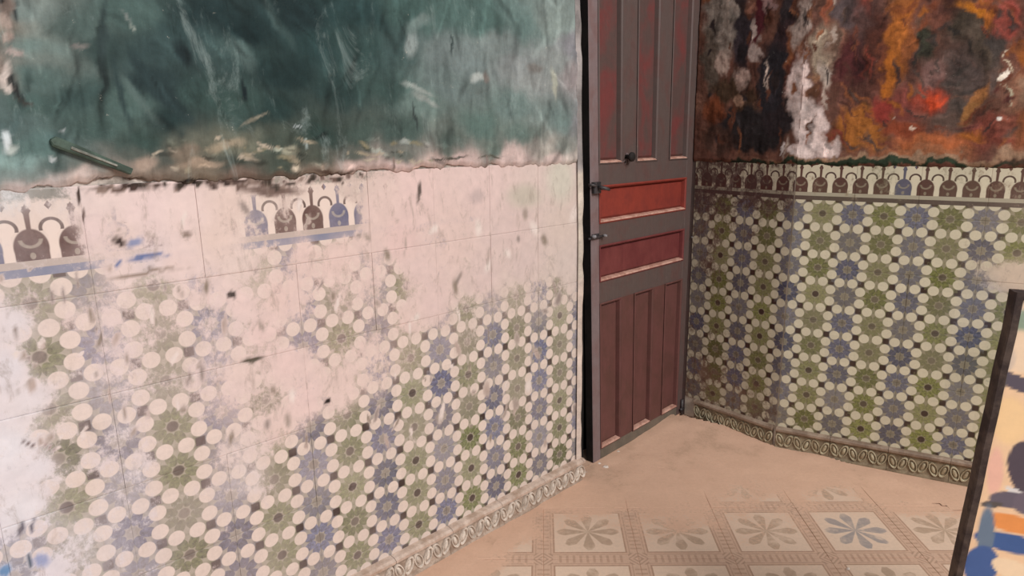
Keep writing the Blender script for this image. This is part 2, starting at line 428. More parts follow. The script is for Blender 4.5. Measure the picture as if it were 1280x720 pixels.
# ------------------------------------------------------------------ left wall
# cover of limewash over the tiles, cool light at far left painted into its colour: (photo x, y, cover, r, g, b)
WA = [(255, 395, .22, 220, 200, 196), (275, 402, .28, 220, 200, 196), (488, 358, .35, 218, 196, 188), (558, 300, .6, 218, 194, 186), (345, 310, .5, 216, 194, 186), (10, 245, .75, 214, 212, 212), (60, 250, .45, 214, 200, 196), (40, 285, .30, 216, 196, 190), (80, 300, .12, 214, 194, 188), (20, 320, .25, 214, 200, 198), (50, 340, .2, 216, 200, 196),
      (95, 350, .2, 214, 196, 190), (40, 365, .45, 218, 200, 196), (115, 290, 1.0, 222, 200, 196), (135, 240, 1.0, 226, 206, 200), (180, 260, 1.1, 226, 204, 200), (230, 270, 1.1, 226, 204, 198),
      (150, 300, .75, 220, 198, 190), (185, 322, .55, 216, 200, 200), (150, 340, .95, 222, 202, 196), (220, 330, 1.0, 224, 202, 196), (270, 300, 1.0, 222, 200, 190), (290, 260, .8, 220, 198, 188),
      (300, 330, .75, 220, 200, 192), (330, 265, .45, 214, 196, 186), (345, 290, .2, 212, 190, 180), (380, 265, .12, 212, 190, 180), (400, 290, .15, 212, 190, 180), (430, 265, .1, 212, 190, 180), (360, 245, .55, 205, 185, 175), (440, 240, .6, 205, 185, 175),
      (470, 260, 1.0, 220, 196, 188), (520, 240, 1.1, 222, 196, 190), (600, 230, 1.1, 220, 196, 190), (680, 230, 1.1, 215, 196, 188), (420, 320, 1.0, 222, 196, 188), (380, 315, 1.0, 222, 196, 188), (500, 300, 1.0, 220, 192, 186), (560, 300, 1.0, 218, 194, 186), (640, 290, 1.0, 214, 192, 186), (700, 280, 1.0, 212, 194, 184),
      (20, 400, .9, 222, 214, 216), (50, 385, .35, 220, 200, 196), (55, 445, .18, 222, 202, 196), (100, 440, .3, 224, 204, 200), (90, 400, .55, 222, 202, 196), (130, 430, .62, 220, 202, 200), (10, 460, .95, 222, 216, 220), (140, 380, .6, 222, 202, 198), (190, 370, .5, 220, 200, 194), (170, 400, .5, 222, 202, 196), (215, 400, .5, 222, 200, 194), (215, 440, .32, 220, 200, 194),
      (250, 370, .75, 222, 200, 194), (270, 410, .55, 220, 200, 196), (300, 380, .85, 224, 200, 194), (330, 420, .85, 224, 198, 192), (260, 450, .6, 220, 200, 196), (300, 460, .9, 222, 200, 192), (330, 500, .45, 220, 198, 190), (290, 500, .72, 222, 200, 194),
      (360, 450, .95, 224, 198, 192), (375, 420, .5, 220, 198, 190), (350, 370, .75, 222, 196, 188), (405, 375, .38, 220, 196, 188), (440, 360, .5, 220, 196, 188), (470, 340, .65, 220, 196, 188), (400, 410, .45, 220, 196, 188), (440, 410, .42, 220, 196, 188), (420, 450, .55, 220, 196, 188),
      (380, 500, 1.0, 226, 200, 194), (430, 485, .85, 224, 200, 192), (350, 535, .75, 224, 200, 192), (470, 470, .6, 222, 200, 190), (500, 440, .5, 220, 198, 188), (510, 400, .7, 220, 196, 188), (480, 400, .5, 220, 196, 188), (540, 380, 1.0, 218, 194, 188), (540, 430, .3, 216, 196, 186), (520, 340, 1.0, 218, 194, 188), (600, 350, 1.0, 214, 192, 186), (590, 390, .45, 212, 194, 184), (640, 370, .5, 212, 194, 184), (690, 370, .42, 210, 194, 184), (650, 330, 1.0, 212, 192, 186), (710, 330, 1.0, 210, 194, 186),
      (550, 470, .12, 214, 196, 186), (620, 430, .08, 212, 196, 184), (680, 430, .05, 208, 194, 180), (715, 420, .25, 210, 196, 184), (500, 500, .1, 214, 196, 186), (450, 530, .05, 214, 196, 186), (400, 545, .15, 218, 198, 190), (360, 575, .1, 218, 198, 190), (600, 530, .03, 206, 190, 178), (700, 540, .08, 206, 190, 178), (500, 600, .03, 206, 190, 178), (400, 650, .03, 210, 194, 184), (640, 600, .1, 200, 180, 166), (560, 640, .1, 200, 180, 166),
      (300, 560, .75, 222, 204, 198), (305, 600, .7, 222, 208, 204), (330, 640, .18, 220, 202, 196), (290, 650, .3, 220, 204, 200), (250, 550, .25, 220, 200, 196), (215, 530, .25, 220, 200, 194), (225, 590, .12, 220, 200, 194), (215, 640, .3, 220, 204, 200), (250, 690, .2, 220, 202, 198), (180, 520, .4, 222, 204, 202), (150, 540, .62, 220, 208, 208), (160, 600, .52, 220, 210, 212), (170, 650, .45, 220, 210, 214), (180, 700, .3, 218, 208, 212), (150, 690, .6, 222, 214, 218),
      (85, 480, .55, 222, 208, 206), (40, 500, .95, 224, 216, 218), (75, 520, .5, 222, 206, 200), (115, 540, .25, 222, 206, 202), (80, 565, .2, 222, 206, 202), (110, 600, .25, 222, 208, 204), (95, 625, .25, 222, 208, 206), (50, 580, .95, 226, 220, 224), (10, 560, 1.0, 228, 224, 228), (130, 640, .5, 224, 214, 216), (30, 640, .9, 226, 222, 226), (60, 660, .6, 224, 216, 222), (100, 680, .7, 224, 216, 218), (20, 700, .5, 222, 218, 226), (50, 705, .5, 222, 216, 222), (140, 570, .45, 220, 206, 206),
      (-60, 300, .6, 216, 210, 212), (-60, 500, .8, 224, 218, 222), (-60, 700, .6, 224, 220, 226), (-300, 400, .7, 220, 216, 220), (200, 900, .3, 218, 206, 206), (-100, 1000, .6, 222, 214, 218)]
WPT = [LW.at(x, y) + (c,) + tuple(lin((r, g_, b))) for x, y, c, r, g_, b in WA]
WST = [(150, 234, 40, 2.5, -3, (52, 40, 34, 1.3), .7), (235, 228, 16, 3.5, 0, (44, 32, 28, 1.3), .6), (300, 229, 45, 2.5, 1, (66, 48, 42, 1.2), .8), (340, 238, 35, 6, 0, (112, 92, 84, 1.0), .9),  # dark crevices below the coat, their shade painted on
       (149, 301, 9, 5, 0, (64, 50, 46, 1.2), .6), (185, 321, 24, 3.0, -4, (104, 118, 158, 1.2), .5), (147, 328, 3, 5, 0, (104, 118, 158, 1.1), .5), (168, 303, 8, 5, 0, (140, 146, 176, .9), .8),
       (98, 245, 2, 12, 0, (70, 56, 50, 1.2), .7), (103, 268, 1.5, 9, 0, (110, 90, 84, 1.0), .8), (289, 371, 6, 5, 20, (74, 64, 60, 1.1), .5), (233, 290, 6, 4, 0, (140, 122, 112, 1.0), .8),
       (185, 341, 45, 2, -8, (150, 132, 120, 1.0), .9), (315, 450, 14, 3, -10, (96, 88, 76, 1.0), .8),
       (24, 660, 4, 12, 20, (110, 106, 116, 1.1), .6), (40, 655, 3, 10, 20, (104, 100, 112, 1.1), .6), (37, 700, 3, 9, 0, (84, 96, 110, 1.1), .6), (52, 700, 9, 8, 0, (158, 166, 200, 1.0), .8), (5, 712, 8, 9, 0, (110, 146, 186, 1.0), .8),
       (36, 555, 8, 3, 10, (110, 92, 90, 1.1), .6), (60, 560, 16, 1.6, 30, (160, 140, 136, 1.0), .8), (409, 501, 4, 4, 0, (40, 30, 28, 1.2), .35), (523, 240, 2.5, 14, 8, (96, 84, 78, 1.1), .6), (596, 246, 8, 9, 0, (196, 176, 172, 1.0), 1.2),
       (655, 245, 20, 14, 0, (196, 186, 172, 1.0), 1.0), (700, 225, 16, 26, 0, (206, 200, 186, 1.0), 1.0)]

_r = random.Random(21)
for k in range(85):                    # crumbled top edge of the old tiles, crevice shade painted as dark flecks
    x = _r.uniform(118, 455); y = 233 - (x - 120) * .035 + abs(_r.gauss(0, 5)) - 2
    WST.append((x, y, _r.uniform(1.5, 7), _r.uniform(1.2, 4.5), _r.uniform(-20, 20), _r.choice([(52, 38, 34, 1.2), (70, 52, 46, 1.2), (104, 84, 76, 1.1), (140, 120, 110, 1.0), (58, 48, 40, 1.2)]), .8))
for k in range(120):                   # grey scuffs and runs over the limewash
    x, y = _r.uniform(0, 720), _r.uniform(240, 560)
    WST.append((x, y, _r.uniform(.8, 4), _r.uniform(2, 12), _r.gauss(0, 14), _r.choice([(180, 160, 150, 1.0), (166, 150, 140, 1.0), (150, 136, 130, 1.0), (228, 214, 206, 1.1), (140, 126, 112, .9)]), 1.3))
def wall_tile(pl, name, c0, c1, r0, r1, parent, mat, pts, sts, dn=.003, nx=16, ny=16, tilt=.0006, gap=.0025):
    """one tile: columns c0..c1, rows r0..r1 in pitch units, slightly tilted, pillowed rim and side faces"""
    w = c1 - c0; h = r1 - r0
    nx = max(4, int(nx * w / 2)); ny = max(4, int(ny * h / 2))
    gx = c0 + gap + (w - 2 * gap) * np.array([0, .012] + list(np.linspace(0, 1, nx)[1:-1]) + [.988, 1])
    gy = r0 + gap + (h - 2 * gap) * np.array([0, .012] + list(np.linspace(0, 1, ny)[1:-1]) + [.988, 1])
    U, V = np.meshgrid(gx, gy, indexing='ij'); a, b = U.shape
    edge = (U == gx[0]) | (U == gx[-1]) | (V == gy[0]) | (V == gy[-1])
    tx, ty, t0 = (random.uniform(-1, 1) * tilt for _ in range(3))
    D = dn + t0 + tx * (U - c0 - w / 2) + ty * (V - r0 - h / 2) - edge * .0005
    verts = pl.pr(U, V, D).reshape(-1, 3)
    Am, Hm = U * .1 * pl.sign, H(V)
    pv = idw(Am, Hm, pts, 3.2); col = np.concatenate([pv[..., 1:], pv[..., :1]], -1)
    if sts: strokes(col, Am, Hm, pl, sts, .006)
    faces = []
    fl = pl.sign > 0
    for i in range(a - 1):
        for j in range(b - 1):
            q = (i * b + j, (i + 1) * b + j, (i + 1) * b + j + 1, i * b + j + 1)
            faces.append(q[::-1] if fl else q)
    ring = [i * b for i in range(a)] + [(a - 1) * b + j for j in range(1, b)] + [i * b + b - 1 for i in range(a - 2, -1, -1)] + [j for j in range(b - 2, 0, -1)]
    base = len(verts); bU = U.reshape(-1)[ring]; bV = V.reshape(-1)[ring]
    verts = np.vstack([verts, pl.pr(bU, bV, .0)])
    n = len(ring)
    for k in range(n):
        q = (ring[k], ring[(k + 1) % n], base + (k + 1) % n, base + k); faces.append(q if fl else q[::-1])
    uv = np.stack([U, V], -1).reshape(-1, 2); uv = np.vstack([uv, uv[ring]])
    cc = col.reshape(-1, 4); cc = np.vstack([cc, cc[ring]])
    return mesh_obj(name, verts, faces, mat, parent, uv=uv, col=cc)

def slab(pl, pts_ah, d0, d1, name, mat, parent=None):
    """vertical prism: outline (a,h) from depth d0 to d1"""
    n = len(pts_ah); A_ = np.array(pts_ah, float)
    v = np.vstack([pl.p(A_[:, 0], A_[:, 1], d1), pl.p(A_[:, 0], A_[:, 1], d0)])
    f = [tuple(range(n)), tuple(range(2 * n - 1, n - 1, -1))] + [(k, k + n, (k + 1) % n + n, (k + 1) % n) for k in range(n)]
    return mesh_obj(name, v, f, mat, parent)

WTOP = 2.55
def lend(h): return float(np.interp(h, [0, .9, 1.2, 1.75, 2.55], [.062, .064, .055, .034, .02]))
out = [(-2.6, 0), (lend(0), 0), (lend(.9), .9), (lend(1.2), 1.2), (lend(1.75), 1.75), (lend(WTOP), WTOP), (-2.6, WTOP)]
wall_left = slab(LW, out, -.05, -.0005, 'wall_left', M_EDGE); prop(wall_left, kind='structure')
rows = [-1.5, .5, 2.5, 4.5, 6.5, 8.5, 9.0]
kc = [-.5] + [1.5 + 2 * k for k in range(10)]
for ri in range(6):
    for ci in range(-1, len(kc) - 1):
        c0, c1 = (kc[ci], kc[ci + 1]) if ci >= 0 else (-.60, -.5)
        r0, r1 = rows[ri], rows[ri + 1]
        nm = 'frieze_tile' if ri == 0 else 'tile'
        wall_tile(LW, nm, c0, c1, r0, r1, wall_left, M_LT, WPT, WST, nx=34 if ci < 9 else 12, ny=34 if ci < 9 else 12)

# painted coat over the tiles; some of the wall's lighting is in its colours
LC = [(30, 20, 130, 150, 145), (10, 30, 140, 128, 115), (8, 90, 150, 134, 124), (2, 60, 120, 100, 90), (20, 60, 110, 110, 104), (45, 60, 118, 146, 140), (60, 100, 90, 120, 115), (60, 130, 75, 105, 100), (40, 180, 95, 130, 125), (10, 200, 140, 175, 170), (12, 150, 90, 115, 112), (100, 30, 85, 110, 105), (130, 60, 60, 85, 82),
      (120, 120, 62, 90, 87), (170, 20, 80, 110, 105), (160, 130, 84, 114, 108), (200, 70, 60, 88, 88), (230, 40, 58, 88, 88), (200, 110, 45, 70, 72), (250, 20, 38, 66, 68), (300, 40, 28, 58, 60), (380, 20, 33, 60, 62), (280, 65, 72, 102, 100), (300, 70, 50, 80, 78), (350, 90, 35, 65, 65), (250, 120, 60, 90, 86), (220, 150, 42, 70, 70),
      (180, 175, 60, 88, 82), (120, 160, 78, 108, 102), (280, 130, 62, 92, 86), (330, 140, 42, 72, 70), (400, 60, 42, 76, 76), (440, 20, 45, 80, 80), (450, 60, 55, 88, 85), (500, 10, 72, 107, 102), (420, 110, 48, 78, 76), (480, 60, 70, 100, 98), (560, 20, 84, 118, 112), (600, 25, 84, 118, 112), (650, 30, 105, 135, 130), (690, 30, 140, 158, 152),
      (620, 60, 130, 145, 142), (570, 70, 125, 142, 140), (640, 80, 142, 150, 149), (690, 80, 148, 157, 154), (660, 95, 138, 143, 141), (560, 110, 115, 135, 132), (640, 130, 115, 140, 135), (700, 150, 122, 147, 142), (520, 130, 110, 135, 128), (480, 110, 65, 95, 90), (500, 160, 80, 105, 98), (600, 160, 100, 130, 122), (650, 170, 105, 130, 122),
      (700, 180, 135, 142, 134), (560, 180, 98, 120, 112), (450, 170, 76, 98, 90), (400, 170, 50, 78, 72), (350, 180, 84, 98, 86), (300, 180, 108, 110, 96), (240, 190, 98, 100, 88), (180, 193, 92, 104, 96), (720, 60, 128, 128, 132), (720, 150, 128, 128, 130), (727, 100, 150, 142, 142),
      (20, 215, 130, 150, 145), (60, 205, 84, 112, 108), (110, 203, 90, 116, 110), (100, 217, 205, 186, 178), (40, 228, 205, 190, 186), (150, 210, 140, 128, 118), (200, 213, 130, 116, 104), (215, 200, 90, 98, 90), (250, 208, 120, 108, 94), (300, 200, 80, 92, 82), (300, 215, 112, 96, 86), (350, 203, 78, 92, 80), (350, 216, 104, 90, 80), (400, 200, 80, 92, 80), (400, 212, 120, 106, 94), (450, 198, 88, 102, 92),
      (450, 208, 190, 166, 158), (500, 196, 100, 116, 106), (540, 203, 190, 168, 160), (500, 205, 210, 184, 178), (560, 190, 110, 124, 114), (570, 200, 208, 182, 176), (620, 184, 112, 130, 120), (640, 194, 205, 182, 176), (680, 186, 160, 156, 148), (690, 196, 206, 186, 180), (718, 200, 190, 180, 172),
      (100, -80, 70, 100, 96), (300, -80, 40, 68, 68), (500, -80, 60, 92, 90), (700, -80, 120, 136, 132), (-80, 50, 100, 120, 116), (-80, 180, 110, 130, 126)]
def teal(c):
    c = lin(c) ** 1.16 * 1.0; l = c.mean(); return c * .70 + l * .30
LPT = [LW.at(x, y) + tuple(teal((r, g_, b)) if g_ > r + 6 else lin((r, g_, b))) + (1,) for x, y, r, g_, b in LC]
LST = [(128, 60, 5, 60, 0, (50, 72, 72), 1.0), (150, 110, 5, 50, -12, (48, 74, 74), 1.0), (205, 118, 10, 48, -42, (42, 68, 70), .9), (185, 95, 8, 40, -38, (44, 70, 72), .9), (175, 125, 5, 35, -38, (92, 122, 116), .9),
       (303, 113, 3, 15, -15, (22, 42, 46), .7), (225, 65, 9, 16, -35, (34, 56, 60), .9), (340, 22, 5, 22, -25, (66, 96, 94), 1.0), (355, 45, 5, 20, -30, (60, 92, 90), 1.0), (300, 70, 10, 24, -35, (82, 112, 108), 1.0),
       (512, 55, 7, 14, 0, (158, 178, 174), .9), (520, 30, 16, 8, -30, (120, 148, 142), 1.0), (592, 98, 8, 6, 0, (176, 184, 180), .8), (604, 97, 4, 6, 0, (134, 128, 122), .8), (665, 86, 10, 6, 0, (122, 120, 116), .9), (560, 55, 1.2, 16, 0, (66, 86, 84), .7),
       (516, 145, 1.5, 16, -6, (60, 76, 74), .7), (520, 112, 18, 3, 20, (160, 174, 166), .9), (530, 125, 16, 4, 30, (152, 166, 158), .9), (470, 187, 14, 3, 25, (160, 164, 154), .8), (456, 182, 6, 3, 30, (50, 58, 52), .7), (505, 176, 7, 4, 0, (150, 156, 150), .8), (690, 105, 3, 18, -8, (170, 172, 158), .9),
       (76, 158, 3.5, 2.4, 0, (205, 220, 220), .5), (63, 196, 4, 4, 0, (205, 218, 218), .4), (369, 158, 4, 1.8, 0, (190, 205, 205), .5), (380, 180, 1.5, 7, 0, (170, 190, 185), .6), (345, 186, 7, 3, 0, (170, 176, 160), .7), (360, 190, 10, 6, 0, (160, 158, 138), .9), (280, 182, 20, 6, -10, (150, 138, 118), .9),
       (230, 192, 18, 9, 0, (124, 112, 98), .9), (316, 152, 17, 2, -30, (124, 120, 106), .8), (250, 205, 25, 5, 0, (156, 138, 120), .9), (180, 205, 14, 10, 0, (160, 142, 128), .9), (100, 60, 12, 3, 10, (118, 116, 112), 1.0),
       (155, 20, 8, 2, 40, (138, 150, 144), .8), (165, 32, 6, 2, 50, (150, 160, 152), .8), (18, 112, 6, 22, -20, (42, 44, 44), .6), (28, 128, 14, 3, 20, (60, 60, 56), .7), (5, 95, 5, 16, 0, (196, 184, 176), .6), (8, 112, 6, 6, 0, (190, 180, 172), .6), (4, 175, 7, 14, 0, (206, 214, 214), .6), (12, 186, 8, 5, 0, (186, 196, 190), .8),
       (10, 10, 10, 14, 0, (120, 106, 98), .7), (6, 28, 9, 9, 0, (164, 148, 138), .6), (5, 46, 8, 7, 0, (170, 152, 142), .6), (14, 64, 12, 5, 0, (158, 146, 140), .7), (2, 2, 5, 5, 0, (40, 30, 28), .6), (22, 15, 2, 14, 0, (60, 66, 66), .7),
       (235, 226, 18, 3, 0, (36, 26, 22), .6), (150, 224, 34, 2, 4, (60, 46, 38), .7), (330, 228, 40, 3, 2, (58, 44, 38), .9), (420, 216, 24, 3, 0, (76, 60, 52), .9), (560, 198, 22, 1.5, -3, (80, 76, 68), .8), (610, 196, 14, 1.3, -5, (84, 80, 70), .8), (490, 205, 1.2, 8, 0, (140, 120, 112), .7), (605, 205, 1.5, 9, 0, (140, 124, 118), .7)]  # dark strokes paint crevice shade along the coat's lower edge
LST = [t[:5] + (tuple(np.mean(t[5]) * .25 + np.array(t[5]) * .60) if t[5][1] > t[5][0] + 10 else t[5],) + t[6:] for t in LST]
_r = random.Random(9)
for k in range(260):                   # scrubbed streaks in the old paint
    x, y = _r.uniform(-60, 725), _r.uniform(-20, 196)
    q = _r.gauss(50, 10) if 140 < x < 380 and y < 170 else _r.gauss(88, 14)
    LST.append((x, y, _r.uniform(8, 34), _r.uniform(1.0, 4.5), q, (_r.choice([.62, .72, .8, .85, 1.15, 1.25, 1.35]),), 1.5))
for k in range(70):                    # scuffs and exposed flecks low down
    x, y = _r.uniform(190, 560), _r.uniform(170, 214)
    LST.append((x, y, _r.uniform(2, 11), _r.uniform(.8, 3), _r.uniform(-30, 30), _r.choice([(150, 140, 120), (.5,), (.6,), (1.5,), (128, 122, 100), (176, 164, 146)]), .9))
def coat(pl, name, a0, a1, edge, top, mat, parent, colf, relief, st=.007, d0=.009, jag=.014, seed=1, lip=True):
    """plaster coat as a relief sheet with a ragged lower lip; edge(a) = height of its lower rim"""
    na = int(abs(a1 - a0) / st) + 1; nh = int((top - 1.0) / st)
    a = np.linspace(a0, a1, na); t = np.linspace(0, 1, nh)
    lo = edge(a) + (fbm(a * 30, a * 0 + 3, seed, 5) - .5) * jag * 2
    Aa = np.repeat(a[:, None], nh, 1); Hh = lo[:, None] + (top - lo[:, None]) * t[None] ** 1.05
    D = np.maximum(d0 + relief(Aa, Hh), .003)
    up = np.clip((Hh - lo[:, None]) / .012, 0, 1)
    D = D * (.35 + .65 * up) + (fbm(Aa * 60, Hh * 60, seed + 4) - .5) * .003
    verts = pl.p(Aa, Hh, D).reshape(-1, 3); n1 = len(verts)
    colr = colf(Aa, Hh).reshape(-1, 4)
    faces = []; fl = (a1 - a0) < 0
    for i in range(na - 1):
        for j in range(nh - 1):
            q = (i * nh + j, (i + 1) * nh + j, (i + 1) * nh + j + 1, i * nh + j + 1); faces.append(q[::-1] if fl else q)
    # rim to the wall: bottom and both ends
    ring = [i * nh for i in range(na)]
    verts = np.vstack([verts, pl.p(a, lo + .001, -.001)]); colr = np.vstack([colr, colr[ring] * [.8, .8, .8, 1]])  # lower rim's colour darkened as painted shade under the lip
    for i in range(na - 1):
        q = (ring[i], n1 + i, n1 + i + 1, ring[i + 1]); faces.append(q[::-1] if fl else q)
    for e, s in ((0, 1), (na - 1, -1)):
        r = [e * nh + j for j in range(nh)]; b0 = len(verts)
        verts = np.vstack([verts, pl.p(Aa[e], Hh[e], -.001)]); colr = np.vstack([colr, colr[r]])
        for j in range(nh - 1):
            q = (r[j], r[j + 1], b0 + j + 1, b0 + j); q = q if s > 0 else q[::-1]; faces.append(q[::-1] if fl else q)
    aa, hh = (verts[:, :2] - pl.b) @ pl.t, verts[:, 2]
    return mesh_obj(name, verts, faces, mat, parent, uv=np.stack([aa, hh], -1), col=colr, smooth=True)
ex = [LW.at(x, y) for x, y in ((-200, 262), (0, 243), (40, 237), (100, 229), (125, 224), (160, 224), (215, 228), (300, 226), (400, 219), (450, 214), (520, 211), (600, 207), (715, 204))]
ea, eh = np.array([p[0] for p in ex]), np.array([p[1] for p in ex])
def lrel(A_, H_):
    r = (fbm(A_ * 5, H_ * 5, 21) - .5) * .010 + (fbm(A_ * 22, H_ * 14, 31) - .5) * .004
    for (x, y, rx, ry, d) in ((2, 50, 26, 90, -.022), (0, 180, 14, 24, .006), (592, 98, 16, 14, .004), (512, 55, 14, 22, .003)):
        c, iv = LW.ellipse(x, y, rx, ry); q = np.stack([A_ - c[0], H_ - c[1]], -1) @ iv.T
        r = r + d * np.clip(1.4 - np.sqrt((q ** 2).sum(-1)), 0, 1) ** .6 * (.5 + fbm(A_ * 18, H_ * 18, 61))
    return r
def lcol(A_, H_):
    wa = (fbm(A_ * 10, H_ * 10, 41) - .5) * .09; wh = (fbm(A_ * 18, H_ * 14, 51, 5) - .5) * .05
    c = idw(A_ + wa, H_ + wh, LPT, 4.4, (1.7, .9)); return strokes(c, A_, H_, LW, LST, .008)
def clipedge(a): return np.interp(a, ea, eh)
coat(LW, 'plaster_coat', -2.6, .030, clipedge, WTOP, M_PLL, wall_left, lcol, lrel, st=.005)
# rounded plaster arris beside the door
hs = np.arange(.0, WTOP + .01, .02)
va = []; cc = []; off = [(-.030, .010), (-.016, .013), (-.005, .011), (.002, .003), (.004, -.012), (.002, -.048)]
for k, h in enumerate(hs):
    w = (vnoise(h * 20, 3.3, 4) - .5) * .008
    for (o_, d_) in off:
        va.append(LW.p(lend(h) + o_ + w * (o_ > -.02), h, d_ + w * .3 * (o_ > -.02)))
    base = (150, 144, 142) if h > 1.1 else ((208, 196, 182) if h > .75 else (205, 188, 176))
    f_ = .8 + .35 * float(vnoise(h * 30, 9.1, 6)); tint = lin(base) * f_
    if h > 1.1: tint = tint * (1.25 if float(vnoise(h * 12, 1.1, 8)) > .6 else .85)
    for q in off: cc.append(tuple(tint) + (1,))
m = len(off); fs = [(k * m + j, k * m + j + 1, (k + 1) * m + j + 1, (k + 1) * m + j) for k in range(len(hs) - 1) for j in range(m - 1)]
fs = [f for f in fs if True]
mesh_obj('plaster_arris', va, fs, M_PLL, wall_left, uv=[(float(v[1]), float(v[2])) for v in va], col=cc, smooth=True)

# ------------------------------------------------------------------ right wall and the splayed wall by the door
RPAL = (200, 186, 160)
RWPT = [RW.at(x, y) + (c,) + tuple(lin(cl_)) for x, y, c, cl_ in ((1000, 300, .05, RPAL), (1040, 250, .25, (150, 140, 110)), (1120, 260, .2, (160, 150, 120)), (1200, 265, .22, (170, 155, 130)), (1270, 265, .35, (180, 160, 140)), (1272, 345, .85, (215, 196, 176)), (1262, 300, .2, RPAL),
        (1150, 350, .02, RPAL), (1230, 390, .15, (150, 160, 180)), (1100, 450, .03, RPAL), (1250, 450, .25, (120, 130, 100)), (1200, 540, .12, (150, 134, 112)), (1100, 540, .2, (150, 134, 112)), (1000, 520, .25, (140, 122, 100)), (980, 420, .1, (150, 140, 130)), (1000, 225, .35, (120, 92, 80)), (1050, 222, .3, (130, 104, 90)), (1150, 225, .25, (140, 116, 98)), (1250, 225, .3, (150, 126, 104)), (1100, 212, .4, (110, 104, 80)), (1200, 212, .4, (120, 108, 84)), (1500, 300, .4, RPAL), (1500, 600, .4, RPAL))]
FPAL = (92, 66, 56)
FWPT = [FA.at(x, y) + (c + .10,) + tuple(lin(cl_)) for x, y, c, cl_ in ((885, 230, .6, (70, 44, 40)), (930, 230, .55, (70, 44, 40)), (970, 230, .5, (76, 50, 46)), (885, 300, .42, FPAL), (930, 300, .28, FPAL), (975, 300, .12, FPAL), (890, 400, .3, (96, 72, 58)), (940, 400, .15, FPAL), (975, 400, .1, FPAL), (885, 480, .5, (110, 82, 66)), (930, 500, .42, (110, 84, 68)), (965, 520, .4, (104, 82, 70)), (965, 460, .2, FPAL))]  # soot on the frieze; below it a brown veil paints in the splay's shade
P0 = RW.pr(-.5, 0)[:2]; FA.b = FA.b + (P0 - FA.pr(-.5, 0)[:2])      # the two planes meet in one crease
FA_L = -.470
wall_right = slab(RW, [(-.05, 0), (1.9, 0), (1.9, WTOP), (-.05, WTOP)], -.06, -.0005, 'wall_right', M_GROUT); prop(wall_right, kind='structure')
wall_corner = slab(FA, [(-.62, 0), (-.05, 0), (-.05, WTOP), (-.62, WTOP)], -.06, -.0005, 'wall_back', M_GROUT); prop(wall_corner, kind='structure')
for ri in range(6):
    r0, r1 = rows[ri], rows[ri + 1]; nm = 'frieze_tile' if ri == 0 else 'tile'
    for k in range(7):
        wall_tile(RW, nm, -.5 + 2 * k, 1.5 + 2 * k, r0, r1, wall_right, M_RT, RWPT, None, nx=10, ny=10)
    for c0, c1 in ((-2.5, -.54), (-4.5, -2.5), (-4.9, -4.5)):
        wall_tile(FA, nm, c0, c1, r0, r1, wall_corner, M_RT, FWPT, None, nx=10, ny=10)

